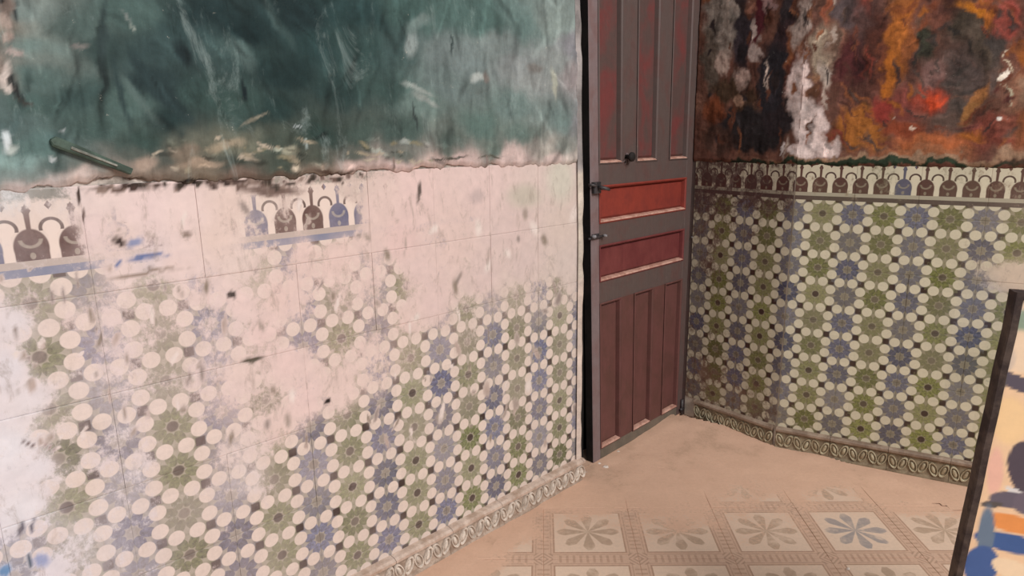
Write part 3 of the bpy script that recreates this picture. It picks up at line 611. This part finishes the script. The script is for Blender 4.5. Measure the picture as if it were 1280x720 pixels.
MS = [(905, 25, 22, 50, 0, (140, 128, 118), .5), (890, 75, 10, 40, 0, (96, 84, 74), .6), (930, 45, 11, 42, 3, (54, 46, 50), .45), (922, 8, 6, 12, 0, (160, 148, 138), .5), (952, 20, 9, 34, 16, (82, 34, 40), .5), (962, 6, 6, 14, 10, (150, 120, 116), .5), (948, 62, 8, 15, 0, (176, 156, 148), .4), (942, 35, 3, 12, 0, (180, 160, 152), .4),
      (980, 40, 10, 50, 18, (56, 40, 42), .5), (985, 10, 10, 22, 20, (50, 42, 44), .6), (967, 105, 19, 52, 4, (40, 36, 40), .35), (905, 80, 9, 14, 0, (172, 150, 138), .5), (928, 98, 9, 12, 0, (186, 158, 146), .45), (910, 112, 24, 14, 0, (74, 56, 42), .6), (896, 140, 12, 18, 0, (130, 72, 46), .6), (935, 130, 14, 16, 0, (66, 48, 36), .6), (926, 122, 8, 8, 0, (150, 118, 98), .6),
      (938, 162, 46, 26, 0, (40, 35, 36), .3), (900, 175, 18, 18, 0, (74, 52, 44), .6), (975, 150, 22, 16, 0, (44, 36, 38), .4), (995, 60, 10, 26, 10, (128, 78, 52), .6), (993, 90, 6, 20, 8, (94, 52, 42), .5), (1003, 30, 9, 36, 12, (176, 156, 146), .5), (1000, 115, 13, 42, 4, (196, 176, 170), .4), (1015, 165, 19, 34, -4, (210, 190, 184), .35), (1003, 188, 16, 10, 0, (214, 196, 190), .4),
      (1036, 185, 14, 10, 10, (206, 186, 180), .5), (1012, 118, 8, 12, -20, (92, 60, 44), .5), (1020, 100, 5, 10, 0, (150, 110, 84), .6), (1035, 12, 7, 28, 0, (150, 84, 60), .5), (1030, 66, 15, 34, 0, (166, 148, 128), .7), (1040, 50, 8, 24, 0, (118, 92, 78), .8), (1036, 98, 8, 16, 0, (186, 170, 158), .7),
      (1066, 78, 20, 46, 6, (78, 38, 38), .6), (1060, 14, 22, 20, 0, (92, 78, 78), .7), (1085, 30, 22, 34, 0, (82, 58, 54), .8), (1078, 120, 22, 22, 0, (88, 56, 48), .7), (1100, 70, 18, 50, 0, (86, 48, 38), .7),
      (1118, 70, 14, 55, 12, (150, 88, 38), .7), (1132, 22, 14, 34, 32, (158, 92, 40), .7), (1108, 95, 8, 30, 5, (166, 96, 36), .8), (1135, 60, 8, 30, 10, (134, 78, 44), .7), (1160, 30, 20, 30, 0, (104, 66, 54), .7), (1155, 56, 11, 26, 0, (62, 62, 50), .8), (1175, 20, 10, 18, 0, (120, 74, 60), .8),
      (1205, 36, 26, 30, 0, (70, 60, 50), .7), (1225, 60, 22, 40, 0, (78, 66, 56), .8), (1190, 100, 34, 46, 0, (76, 56, 50), .8), (1205, 92, 24, 30, 0, (72, 60, 56), .8), (1165, 95, 12, 16, 0, (120, 90, 84), .9), (1200, 135, 26, 24, 0, (84, 72, 66), .8), (1216, 12, 22, 7, 18, (190, 116, 38), .7), (1238, 24, 8, 12, -30, (180, 104, 44), .8), (1190, 4, 14, 5, 0, (150, 96, 46), .8), (1230, 6, 10, 6, 0, (150, 80, 50), .9),
      (1072, 162, 32, 27, 0, (150, 92, 42), .45), (1085, 175, 20, 14, 0, (160, 100, 46), .7), (1104, 138, 18, 16, 20, (136, 54, 46), .7), (1132, 132, 16, 20, 0, (116, 60, 52), .8), (1165, 124, 11, 11, 0, (200, 76, 44), .7), (1162, 122, 17, 17, 0, (160, 66, 46), .9), (1165, 124, 8, 8, 0, (206, 80, 44), .7), (1125, 162, 26, 10, 10, (126, 62, 40), .8), (1190, 155, 26, 12, 0, (86, 68, 60), .9), (1165, 180, 54, 10, 2, (162, 92, 56), .7), (1150, 190, 60, 7, 0, (150, 96, 66), .8),
      (1228, 118, 6, 34, 26, (166, 110, 64), .8), (1212, 140, 6, 16, 30, (150, 104, 60), .9), (1240, 100, 8, 20, 10, (92, 76, 70), .8), (1246, 55, 9, 28, 6, (64, 56, 52), .8), (1262, 22, 17, 20, 0, (136, 66, 56), .7), (1272, 60, 10, 24, 0, (112, 70, 58), .8), (1272, 120, 12, 24, 0, (140, 98, 78), .8), (1240, 165, 34, 20, 0, (124, 66, 54), .7), (1268, 158, 18, 16, 0, (140, 82, 66), .8), (1268, 190, 24, 9, 0, (160, 130, 106), .8),
      (1252, 90, 4, 7, 10, (222, 212, 196), .4), (1260, 78, 1.5, 22, 4, (196, 180, 156), .7), (1262, 118, 2, 12, -6, (186, 176, 150), .7), (1251, 153, 2.5, 4, 0, (232, 224, 214), .4), (1138, 163, 3, 2, 0, (206, 180, 160), .5), (1123, 150, 2, 2, 0, (200, 176, 160), .5), (1259, 62, 2, 4, 0, (214, 206, 190), .5), (1102, 158, 8, 1.3, -30, (120, 80, 60), .6), (977, 183, 2.5, 5, 0, (200, 190, 186), .5),
      (1110, 198, 190, 3.5, 0, (150, 120, 96), .8), (1030, 203, 110, 3.2, 0, (40, 46, 36), .5), (1180, 205, 80, 2.5, .5, (64, 66, 50), .8), (1060, 204, 190, 3.5, .3, (42, 54, 40), .5), (950, 202, 70, 4, .3, (38, 44, 34), .6)]
_r = random.Random(5)
for k in range(230):                   # painterly dabs that circle the dark oval
    x, y = _r.uniform(1048, 1285), _r.uniform(-10, 186)
    q = math.degrees(math.atan2(y - 80, (x - 1188) * .8)) + 90 + _r.uniform(-25, 25)
    rr = math.hypot((x - 1188) / 68, (y - 80) / 78)
    pal = [(150, 88, 40), (96, 54, 40), (66, 50, 46), (120, 66, 44), (84, 44, 40)] if .75 < rr < 1.35 else ([(62, 54, 50), (84, 66, 60), (52, 46, 42), (104, 78, 66)] if rr < .75 else [(112, 64, 50), (140, 84, 54), (76, 46, 40), (90, 70, 62), (128, 60, 48)])
    MS.append((x, y, _r.uniform(5, 16), _r.uniform(1.2, 3.6), q, _r.choice(pal) if _r.random() < .45 else (_r.choice([.55, .7, 1.3, 1.5]),), 1.3))
for k in range(170):                   # the mural goes on to the right and upwards
    x, y = _r.uniform(1280, 1800), _r.uniform(-160, 190)
    MS.append((x, y, _r.uniform(10, 40), _r.uniform(4, 14), _r.uniform(40, 130), _r.choice([(150, 88, 40), (96, 54, 40), (66, 50, 46), (140, 84, 54), (76, 46, 40), (128, 60, 48), (150, 120, 98)]), 1.3))
for k in range(80):
    x, y = _r.uniform(890, 1290), _r.uniform(-170, -10)
    MS.append((x, y, _r.uniform(5, 16), _r.uniform(10, 34), _r.uniform(-10, 20), _r.choice([(150, 88, 40), (96, 54, 40), (50, 40, 40), (170, 150, 138), (76, 46, 40), (128, 60, 48)]), 1.2))
for k in range(110):                   # drips and flakes beside the door
    x, y = _r.uniform(884, 1050), _r.uniform(-10, 190)
    MS.append((x, y, _r.uniform(1.2, 4), _r.uniform(4, 16), _r.uniform(-4, 14), _r.choice([(.5,), (.6,), (1.5,), (1.8,), (168, 150, 138), (48, 38, 38), (92, 56, 42), (130, 84, 60)]), .8))
MS += [(1163, 123, 7, 8, 0, (200, 76, 44), .9), (1252, 90, 3.5, 6, 10, (222, 212, 196), .4), (1003, 188, 14, 8, 0, (214, 196, 190), .6), (1000, 150, 10, 20, 0, (206, 188, 182), .8), (1080, 203, 190, 4, .3, (42, 54, 40), .6)]
def rcol(A_, H_, pl=RW):
    c = np.ones(A_.shape + (4,)); c[..., :3] = lin((100, 66, 56))
    m = 1 / (1 + np.exp(((fbm(A_ * 14, H_ * 9, 71) - .5) * 14)))
    c[..., :3] = c[..., :3] * (1 - m[..., None] * .3) + lin((128, 92, 72)) * m[..., None] * .3
    return strokes(c, A_, H_, pl, MS, .024, fr=24)
def rrel(A_, H_): return (fbm(A_ * 7, H_ * 7, 81) - .5) * .009 + (fbm(A_ * 30, H_ * 30, 91) - .5) * .004
coat(RW, 'mural_plaster', -.0525, 1.9, lambda a: H(-1.22) + 0 * a, WTOP, M_PLR, wall_right, rcol, rrel, st=.0045, d0=.010, jag=.006, seed=11)
coat(FA, 'mural_plaster', FA_L - .03, -.0475, lambda a: H(-1.22) + 0 * a, WTOP, M_PLR, wall_corner, lambda a, h: rcol(a, h, FA), rrel, st=.0045, d0=.010, jag=.006, seed=12)

# ------------------------------------------------------------------ skirting: rail + ringed relief tiles
def skirting(pl, c0, c1, proj, mats, parent):
    """one skirting piece, columns c0..c1 (pitch units), rail on top and looped relief below"""
    V = []; F = []; FM = []; top = H(9.0)
    lo, hi = sorted((c0 * .1 * pl.sign, c1 * .1 * pl.sign)); lo += .0007; hi -= .0007
    prof = [(top + .001, .002), (top - .001, proj * .75), (top - .006, proj), (top - .014, proj), (top - .019, proj * .72), (top - .022, proj * .45), (.012, proj * .50), (.002, proj * .6), (-.003, proj * .6)]
    n = 2 + int((hi - lo) / .05)
    for k in range(n):
        a = lo + (hi - lo) * k / (n - 1)
        for (h, d) in prof: V.append(pl.p(a, h, d + (vnoise(a * 30, h * 40, 5) - .5) * .0018))
    m = len(prof)
    for k in range(n - 1):
        for j in range(m - 1):
            F.append((k * m + j, k * m + j + 1, (k + 1) * m + j + 1, (k + 1) * m + j)); FM.append(0 if j < 5 else 1)
    for k in (0, n - 1):
        b0 = len(V); V.append(pl.p(lo if k == 0 else hi, top, 0)); V.append(pl.p(lo if k == 0 else hi, -.003, 0))
        f = [k * m + j for j in range(m)] + [b0 + 1, b0]; F.append(tuple(f if k else f[::-1])); FM.append(0)
    # loops: ovals leaning alternately, with a small bead between
    per = .0333; q = int(round((hi - lo) / per))
    for i in range(max(q, 1)):
        ca = lo + (i + .5) * (hi - lo) / max(q, 1); ch = .040 + random.uniform(-.002, .002); ln = .28 * (1 if i % 2 else -1)
        for (rx, rz, tw, dd_) in ((.0150, .027, .0040, .005), (.0070, .0150, .006, .004)):
            nb = 14; b0 = len(V)
            for s in range(nb):
                t_ = 2 * PI * s / nb
                for (k1, hgt) in ((1.0, 0.0), (.93, dd_), (.93 - tw / rx * .55, dd_), (.86 - tw / rx * .55, 0.0)) if rx > .01 else ((1.0, 0.0), (.7, dd_), (.3, dd_ * 1.3), (.02, dd_ * 1.4)):
                    x_, z_ = rx * k1 * math.cos(t_), rz * k1 * math.sin(t_)
                    V.append(pl.p(ca + x_ + z_ * ln, ch + z_, proj * .5 + hgt))
            for s in range(nb):
                for j in range(3):
                    a_, b_ = b0 + s * 4 + j, b0 + ((s + 1) % nb) * 4 + j
                    F.append((a_, b_, b_ + 1, a_ + 1)); FM.append(2)
    return mesh_obj('skirting_tile', V, F, mats, parent, fm=FM)
bl = empty('baseboard_left'); prop(bl, kind='structure')
for ci in range(-1, len(kc) - 1):
    c0, c1 = (kc[ci], kc[ci + 1]) if ci >= 0 else (-.62, -.5)
    skirting(LW, c0, c1, .030, [M_MOULD, M_SKB, M_SKR], bl)
br = empty('baseboard_right'); prop(br, kind='structure')
for k in range(7): skirting(RW, -.5 + 2 * k, 1.5 + 2 * k, .020, [M_MOULDR, M_SKBR, M_SKRR], br)
bc = empty('baseboard_back'); prop(bc, kind='structure')
for c0, c1 in ((-2.5, -.6), (-4.35, -2.5)): skirting(FA, c0, c1, .020, [M_MOULDR, M_SKBR, M_SKRR], bc)

# ------------------------------------------------------------------ door
def door_paint(name, c1, c2, c3, amt=.5, sc=5):
    g = G(name); p = g.uv(); a = g.noise(g.mapping(p, (2.6, 2.0, 1)), sc, 6, .6, .5); b = g.noise(g.mapping(p, (90, 8, 1)), 1.0, 6, .7); d = g.noise(p, 45, 6, .75)
    c = g.mix(g.ss(a, .5 - amt * .3, .72 - amt * .1), rgba(*c1), rgba(*c2))
    c = g.mix(g.ss(d + b * .4, .86, .98) * .6, c, rgba(*c3)); c = g.mul(c, b * .35 + d * .4 + .62)
    return g.out(c, .55, b * .6 + d * .5, .35, .0015, .35)
M_DGR = door_paint('door_grey_paint', (92, 78, 74), (96, 72, 68), (132, 114, 104), .2)
M_DST = door_paint('door_worn_stile', (126, 110, 110), (122, 98, 96), (150, 136, 128), .4)
M_DUP = door_paint('door_upper_panel', (88, 70, 66), (114, 58, 56), (110, 80, 74), .4, 3)
M_DRD = door_paint('door_red_panel', (140, 58, 46), (124, 52, 44), (160, 84, 68), .5)
M_DR2 = door_paint('door_maroon_panel', (116, 58, 56), (104, 48, 48), (140, 88, 80), .5)
M_DLO = door_paint('door_lower_panel', (104, 66, 62), (94, 62, 56), (128, 96, 88), .5)
M_DBT = door_paint('door_dusty_rail', (96, 90, 80), (116, 104, 92), (150, 130, 112), .6)
M_LEDGE = simple('dusty_lit_ledge', (200, 158, 140), (168, 122, 106), 30, .8)  # dust, plus the pink light on upward ledges painted in
M_BLACK = simple('black_wood_gap_shade', (20, 16, 15), (34, 28, 26), 12, .8)  # near black; on jamb and leaf edge it paints the gap's shade
M_IRON = simple('dark_iron', (46, 42, 44), (80, 74, 74), 40, .5)
M_STEEL = simple('dull_steel', (150, 146, 148), (96, 92, 94), 60, .4)
LEAFW = .644
def dp(u, z, d=0.0):                  # the old leaf has sagged: its latch stile leans
    return DO.p(u - .037 * z * (1 - u / LEAFW), z, d)
def dbox(name, u0, u1, z0, z1, d0, d1, mat, parent, bev=.0025):
    nz = max(2, int((z1 - z0) / .25) + 1)
    V = []; F = []
    for k in range(nz):
        z = z0 + (z1 - z0) * k / (nz - 1)
        for (u, d) in ((u0, d0), (u0, d1 - bev), (u0 + bev, d1), (u1 - bev, d1), (u1, d1 - bev), (u1, d0)): V.append(dp(u, z, d))
    for k in range(nz - 1):
        for j in range(6):
            a, b = k * 6 + j, k * 6 + (j + 1) % 6; F.append((a, b, b + 6, a + 6))
    F.append(tuple(range(6))[::-1]); F.append(tuple(range((nz - 1) * 6, nz * 6)))
    fm = [1 if (k % 6 in (0, 5) and u0 == 0) else 0 for k in range((nz - 1) * 6)] + [0, 0]     # free edge of the leaf in black, painting in the gap's shade
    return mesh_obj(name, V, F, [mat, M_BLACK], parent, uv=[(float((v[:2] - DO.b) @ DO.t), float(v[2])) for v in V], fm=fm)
door = empty('door_1', tuple(DO.p(0, 0))); prop(door, kind='structure')
# all door pieces are given in world space, so keep the empty's offset out of them
def adopt(o): o.matrix_parent_inverse = Matrix.Translation(door.location).inverted(); return o
ZT = 2.12; Z = [.008, .050, .627, .708, .840, .920, 1.050, 1.126, 2.02]
SW = .045; US = [(.045, .173), (.258, .386), (.471, .599)]
def A(o): return adopt(o)
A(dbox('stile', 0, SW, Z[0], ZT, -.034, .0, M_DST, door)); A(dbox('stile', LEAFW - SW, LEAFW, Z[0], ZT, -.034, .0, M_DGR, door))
A(dbox('rail', SW, LEAFW - SW, Z[0], Z[1], -.034, -.0005, M_DBT, door)); A(dbox('rail', SW, LEAFW - SW, Z[2], Z[3], -.034, -.0005, M_DGR, door))
A(dbox('rail', SW, LEAFW - SW, Z[4], Z[5], -.034, -.0005, M_DGR, door)); A(dbox('rail', SW, LEAFW - SW, Z[6], Z[7], -.034, -.0005, M_DGR, door))
A(dbox('rail', SW, LEAFW - SW, Z[8], ZT, -.034, -.0005, M_DGR, door))
for (z0, z1, mm) in ((Z[1], Z[2], M_DLO), (Z[7], Z[8], M_DGR)):
    A(dbox('mullion', US[0][1], US[1][0], z0, z1, -.034, -.001, mm, door)); A(dbox('mullion', US[1][1], US[2][0], z0, z1, -.034, -.001, mm, door))
def panel(u0, u1, z0, z1, mat, mould):
    """raised-and-fielded panel with its moulding ring"""
    mw = .010
    rings = [(0, -.018), (.011, -.018), (.020, -.010), (.024, -.010)]
    V = []; F = []; nz = max(2, int((z1 - z0) / .2) + 1)
    for (i, d) in rings:
        for (u, z) in ((u0 + i, z0 + i), (u1 - i, z0 + i), (u1 - i, z1 - i), (u0 + i, z1 - i)): V.append(dp(u, z, d))
    for k in range(3):
        for j in range(4): F.append((k * 4 + j, k * 4 + (j + 1) % 4, (k + 1) * 4 + (j + 1) % 4, (k + 1) * 4 + j))
    F.append((12, 13, 14, 15))
    p_ = A(mesh_obj('panel', V, F, mat, door, uv=[(float((v[:2] - DO.b) @ DO.t), float(v[2])) for v in V]))
    V = []; F = []; FM = []
    for (i, d) in ((-.002, .0015), (.003, .0035), (.008, -.001), (.0115, -.016), (.012, -.02)):
        for (u, z) in ((u0 + i, z0 + i), (u1 - i, z0 + i), (u1 - i, z1 - i), (u0 + i, z1 - i)): V.append(dp(u, z, d))
    for k in range(4):
        for j in range(4): F.append((k * 4 + j, k * 4 + (j + 1) % 4, (k + 1) * 4 + (j + 1) % 4, (k + 1) * 4 + j)); FM.append(1 if (j == 0 and k in (1, 2)) else 0)
    A(mesh_obj('moulding', V, F, [mould, M_LEDGE], door, uv=[(float((v[:2] - DO.b) @ DO.t), float(v[2])) for v in V], fm=FM))
for (u0, u1) in US:
    panel(u0, u1, Z[1], Z[2], M_DLO, M_DLO); panel(u0, u1, Z[7], Z[8], M_DUP, M_DGR)
panel(SW, LEAFW - SW, Z[3], Z[4], M_DR2, M_DR2); panel(SW, LEAFW - SW, Z[5], Z[6], M_DRD, M_DRD)
def tube(name, pts, r, mat, parent=None, seg=10, cap=True):
    pts = [Vector(map(float, p)) for p in pts]; rs = r if isinstance(r, (list, tuple)) else [r] * len(pts); V = []; F = []
    for i, p in enumerate(pts):
        t = (pts[min(i + 1, len(pts) - 1)] - pts[max(i - 1, 0)]).normalized(); a = t.orthogonal().normalized() if i == 0 else (pa_ - t * pa_.dot(t)).normalized(); pa_ = a; b = t.cross(a)
        for k in range(seg): q = 2 * PI * k / seg; V.append(p + (a * math.cos(q) + b * math.sin(q)) * rs[i])
    for i in range(len(pts) - 1):
        for k in range(seg): F.append((i * seg + k, i * seg + (k + 1) % seg, (i + 1) * seg + (k + 1) % seg, (i + 1) * seg + k))
    F.append(tuple(range(seg))[::-1]); F.append(tuple(range((len(pts) - 1) * seg, len(pts) * seg)))
    return mesh_obj(name, V, F, mat, parent, smooth=True)
# rim lock, bolt, knob, foot bolt
lock = A(dbox('lock', .004, .040, 1.028, 1.066, 0, .016, M_IRON, door, .004))
A(tube('lock_handle', [dp(.022, 1.048, .014), dp(.022, 1.048, .034), dp(.036, 1.044, .040), dp(.052, 1.040, .038)], [.008, .007, .006, .005], M_IRON, door))
A(tube('lock_staple', [dp(-.016, 1.058, .004), dp(-.010, 1.058, .018), dp(.006, 1.056, .020)], .005, M_IRON, door))
A(dbox('bolt_plate', .004, .040, .868, .886, 0, .004, M_IRON, door, .001))
A(tube('bolt', [dp(-.028, .874, .010), dp(.05, .876, .010)], .0045, M_IRON, door))
A(tube('bolt_knob', [dp(-.014, .876, .010), dp(-.012, .882, .020), dp(-.012, .882, .030)], [.005, .007, .006], M_STEEL, door))
A(tube('bolt_knob', [dp(.052, .876, .006), dp(.056, .877, .016), dp(.058, .877, .024)], [.004, .006, .004], M_STEEL, door))
A(tube('knob', [dp(.196, 1.146, -.004), dp(.196, 1.146, .012), dp(.196, 1.146, .022), dp(.196, 1.146, .030), dp(.196, 1.146, .033)], [.007, .008, .017, .016, .006], M_BLACK, door, 14))
for k in range(7):                     # torn splinters round the knob
    q = -1.2 + k * .45
    A(tube('splinter', [dp(.196 + .012 * math.cos(q), 1.146 + .014 * math.sin(q), .001), dp(.196 + (.024 + .01 * (k % 2)) * math.sin(q * 2.2), 1.118 + .008 * (k % 3), .003)], [.0022, .0006], M_DST, door, 5))
A(tube('foot_bolt', [dp(.630, .004, .008), dp(.630, .075, .008)], .006, M_IRON, door)); A(tube('foot_bolt', [dp(.616, .030, .008), dp(.640, .030, .008)], .006, M_IRON, door))
# frame
def fbox(name, u0, u1, z0, z1, d0, d1, mat, parent):
    V = [DO.p(u, z, d) for z in (z0, z1) for (u, d) in ((u0, d0), (u0, d1), (u1, d1), (u1, d0))]
    F = [(0, 1, 2, 3), (7, 6, 5, 4)] + [(j, j + 4, (j + 1) % 4 + 4, (j + 1) % 4) for j in range(4)]
    return mesh_obj(name, V, F, mat, parent, uv=[(float((v[:2] - DO.b) @ DO.t + v[0]), float(v[2])) for v in V])
frame = empty('trim_1'); prop(frame, kind='structure')
fbox('door_jamb', LEAFW + .003, LEAFW + .07, 0, WTOP, -.05, .052, M_DGR, frame)
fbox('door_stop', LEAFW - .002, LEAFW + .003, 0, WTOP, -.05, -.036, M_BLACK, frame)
fbox('door_jamb', -.20, -.012, 0, WTOP, -.11, -.042, M_BLACK, frame)  # black here paints in the shade of the gap beside the leaf
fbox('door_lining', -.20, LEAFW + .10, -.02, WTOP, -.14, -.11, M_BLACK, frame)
fbox('door_head', -.16, LEAFW + .07, ZT + .006, WTOP, -.09, -.036, M_DGR, frame)
fbox('threshold', -.16, LEAFW + .07, -.02, .006, -.10, -.002, M_DUST, frame)
A(tube('keeper', [DO.p(LEAFW + .004, .800, .012), DO.p(LEAFW - .004, .800, .012)], .004, M_STEEL, door, 8))
tube('wire', [LW.p(.079 + .004 * math.sin(k * .9) - .02 * k / 14, .30 + k * .06, -.01) for k in range(15)], .0014, M_IRON, frame, 6)

# ------------------------------------------------------------------ strip stuck in the plaster
M_STICK = simple('green_painted_wood', (74, 92, 80), (52, 66, 56), 30, .6)
M_STW = simple('bare_tip', (150, 150, 140), (110, 112, 104), 60, .7)
a0, h0 = LW.at(60, 175); a1, h1 = LW.at(160, 214); L_ = math.hypot(a1 - a0, h1 - h0); tx_, th_ = (a1 - a0) / L_, (h1 - h0) / L_
stick = empty('wooden_strip', tuple(LW.p(a0, h0, .02)))
prop(stick, 'narrow green painted wooden strip stuck slantwise in the plaster, upper left', 'wooden strip')
def strip(name, s0, s1, w0, w1, d0, d1, mat):
    V = []; F = []; n = 26
    for k in range(n):
        t = k / (n - 1); s = s0 + (s1 - s0) * t; w = (w0 + (w1 - w0) * t) * (math.sqrt(min(1, 1 - max(0, (.06 - t) / .06) ** 2)) * .8 + .2 if s0 == 0 else 1)
        for (q, d) in ((-w, d0), (-w, d1 - .002), (-w * .6, d1), (w * .6, d1), (w, d1 - .002), (w, d0)):
            V.append(LW.p(a0 + tx_ * s - th_ * q, h0 + th_ * s + tx_ * q, d))
    for k in range(n - 1):
        for j in range(6): F.append((k * 6 + j, (k + 1) * 6 + j, (k + 1) * 6 + (j + 1) % 6, k * 6 + (j + 1) % 6))
    F.append(tuple(range(6))); F.append(tuple(range((n - 1) * 6, n * 6))[::-1])
    o = mesh_obj(name, V, F, mat, stick); o.matrix_parent_inverse = Matrix.Translation(stick.location).inverted(); return o
strip('shaft', 0, L_, .0095, .006, .008, .024, M_STICK)
strip('raised_ridge', .03, L_ * .8, .0028, .0020, .022, .0275, M_STW)

# ------------------------------------------------------------------ painted board leaning in from the right
def ray_at(x, y, dist):
    d = FW + ((x - CX) * RT - (y - CY) * UP) / FPX; q = d * dist / math.hypot(d[0], d[1]); return q + np.array([0, 0, EYE])
e_top = ray_at(1264, 362, 1.42); e_low = ray_at(1226, 560, 1.40)
BD = Plane(e_low[0], e_low[1], math.radians(-18), 1)
BH = e_top[2] + .0
lean = ((e_top[:2] - e_low[:2]) @ BD.t) / (e_top[2] - e_low[2])
def bp(a, h, d=0.0):
    h = np.asarray(h, float)
    return BD.p(a + lean * (h - e_low[2]), h, d)
BWD = .62
M_BEDGE = simple('board_dark_edge', (48, 36, 34), (84, 70, 62), 20, .7)
g = G('board_paint'); pc, pa = g.attr(); pn = g.noise(g.uv(), 40, 5, .7)
M_BOARD = g.out(g.mul(pc, pn * .22 + .89), .6, pn, .2, .001)
board = empty('painted_board', tuple(bp(BWD / 2, 0))); prop(board, 'tall board with cream, blue and orange painted shapes and a dark edge, at far right', 'board')
def badopt(o): o.matrix_parent_inverse = Matrix.Translation(board.location).inverted(); return o
st = .004; aa = np.arange(.014, BWD, st); hh = np.arange(.0, BH - .012, st); Ag, Hg = np.meshgrid(aa, hh, indexing='ij')
cl4 = np.ones(Ag.shape + (4,)); cl4[..., :3] = lin((244, 206, 166))
class Sk:      # ellipse lookup on the board's plane
    @staticmethod
    def ellipse(x, y, rx, ry, ang=0):
        def at(px, py):
            a, h = BD.at(px, py); return np.array([a - lean * (h - e_low[2]), h])
        c = at(x, y); q = math.radians(ang)
        return c, np.linalg.inv(np.stack([at(x + rx * math.cos(q), y + rx * math.sin(q)) - c, at(x - ry * math.sin(q), y + ry * math.cos(q)) - c], 1))
BS = [(1268, 378, 12, 20, 0, (206, 198, 184), .3), (1268, 402, 24, 17, 12, (146, 164, 142), .25), (1268, 390, 9, 7, 0, (226, 220, 210), .4), (1275, 440, 22, 26, 0, (244, 216, 184), .3), (1262, 452, 7, 14, 20, (222, 200, 178), .5), (1272, 478, 34, 9, 22, (92, 84, 96), .12),
      (1252, 472, 7, 14, 0, (96, 92, 92), .4), (1262, 525, 22, 30, 0, (250, 212, 160), .3), (1244, 590, 10, 30, 4, (242, 190, 168), .4), (1284, 585, 25, 35, -8, (84, 74, 84), .08), (1268, 613, 13, 3, 20, (228, 224, 220), .3), (1262, 624, 26, 10, 3, (104, 96, 108), .2), (1286, 628, 20, 14, 0, (110, 100, 112), .2),
      (1240, 630, 14, 4, 0, (92, 84, 80), .3), (1268, 654, 40, 11, 12, (236, 152, 84), .15), (1262, 678, 46, 12, 11, (66, 96, 150), .12), (1232, 672, 10, 40, 6, (108, 126, 146), .35), (1226, 706, 22, 24, 20, (70, 98, 152), .15), (1266, 712, 28, 12, 22, (248, 220, 184), .12), (1250, 760, 30, 30, 0, (246, 208, 160), .3), (1300, 800, 60, 30, 10, (66, 96, 150), .15), (1420, 700, 110, 12, 12, (236, 152, 84), .15), (1420, 728, 120, 14, 12, (66, 96, 150), .12), (1330, 590, 26, 34, 0, (84, 74, 84), .1), (1400, 600, 30, 36, 0, (84, 74, 84), .1), (1480, 620, 30, 36, 0, (84, 74, 84), .1),
      (1400, 505, 110, 9, 14, (92, 84, 96), .12), (1380, 425, 100, 18, 10, (146, 164, 142), .2), (1400, 800, 130, 14, 12, (66, 96, 150), .15)]
strokes(cl4, Ag, Hg, Sk, BS, .003, fr=9)
na, nh = Ag.shape
V = bp(Ag, Hg, .0012).reshape(-1, 3)
F = [(i * nh + j, (i + 1) * nh + j, (i + 1) * nh + j + 1, i * nh + j + 1) for i in range(na - 1) for j in range(nh - 1)]
badopt(mesh_obj('painted_face', V, F, M_BOARD, board, uv=np.stack([Ag, Hg], -1).reshape(-1, 2), col=cl4.reshape(-1, 4)))
def bbox(name, a0, a1, h0, h1, d0, d1, mat):
    V = [bp(a, h, d) for h in np.linspace(h0, h1, 14) for (a, d) in ((a0, d0), (a0 + .001, d1 - .003), (a0 + .004, d1), (a1, d1), (a1, d0))]
    for v_ in V:
        w = (vnoise(v_[2] * 22, 2.2, 3) - .5) * .004; v_[0] += w
    F = [(k * 5 + j, k * 5 + (j + 1) % 5, (k + 1) * 5 + (j + 1) % 5, (k + 1) * 5 + j) for k in range(13) for j in range(5)] + [(0, 1, 2, 3, 4)[::-1], tuple(range(65, 70))]
    return badopt(mesh_obj(name, V, F, mat, board))
bbox('edge_strip', .0, .015, 0, BH, -.024, .005, M_BEDGE)
bbox('top_strip', .014, BWD, BH - .014, BH, -.022, .004, M_BEDGE)
bbox('backing', .013, BWD - .002, 0, BH - .012, -.020, -.0005, M_BEDGE)

# ------------------------------------------------------------------ chips on the floor
M_CHIP = simple('plaster_chip', (224, 212, 200), (190, 172, 158), 60, .85)
CH = [(766, 556, .006, 'single pale plaster chip on the dust in front of the door'), (757, 585, .010, 'largest white plaster chip at the left foot of the door'), (749, 581, .006, 'small white chip just left of the largest one by the door foot'),
      (773, 566, .006, 'small tan chip by the door bottom, a third of its width along'), (842, 527, .010, 'tan plaster lump against the right foot of the door'), (1060, 712, .004, 'tiny chip on the bare floor tiles at the lower edge'), (874, 552, .004, 'tiny pale crumb on the dust right of the door'),
      (733, 592, .006, 'brown crumb beside the black jamb foot')]
for k, (x, y, r, lab) in enumerate(CH):
    fx_, fy_ = fpt(x, y); V = []; rnd = random.Random(k)
    zb = .003
    for i in range(3):
        for j in range(7):
            q = 2 * PI * j / 7; rr = r * (1.0, .85, .4)[i] * rnd.uniform(.75, 1.2); V.append((fx_ + rr * math.cos(q) * 1.4, fy_ + rr * math.sin(q), zb + r * (-.4, .35, .75)[i] * rnd.uniform(.8, 1.2)))
    F = [(i * 7 + j, i * 7 + (j + 1) % 7, (i + 1) * 7 + (j + 1) % 7, (i + 1) * 7 + j) for i in range(2) for j in range(7)] + [tuple(range(14, 21)), tuple(range(7))[::-1]]
    prop(mesh_obj('plaster_chip', V, F, M_CHIP), lab, 'debris', 'plaster chips on the floor')
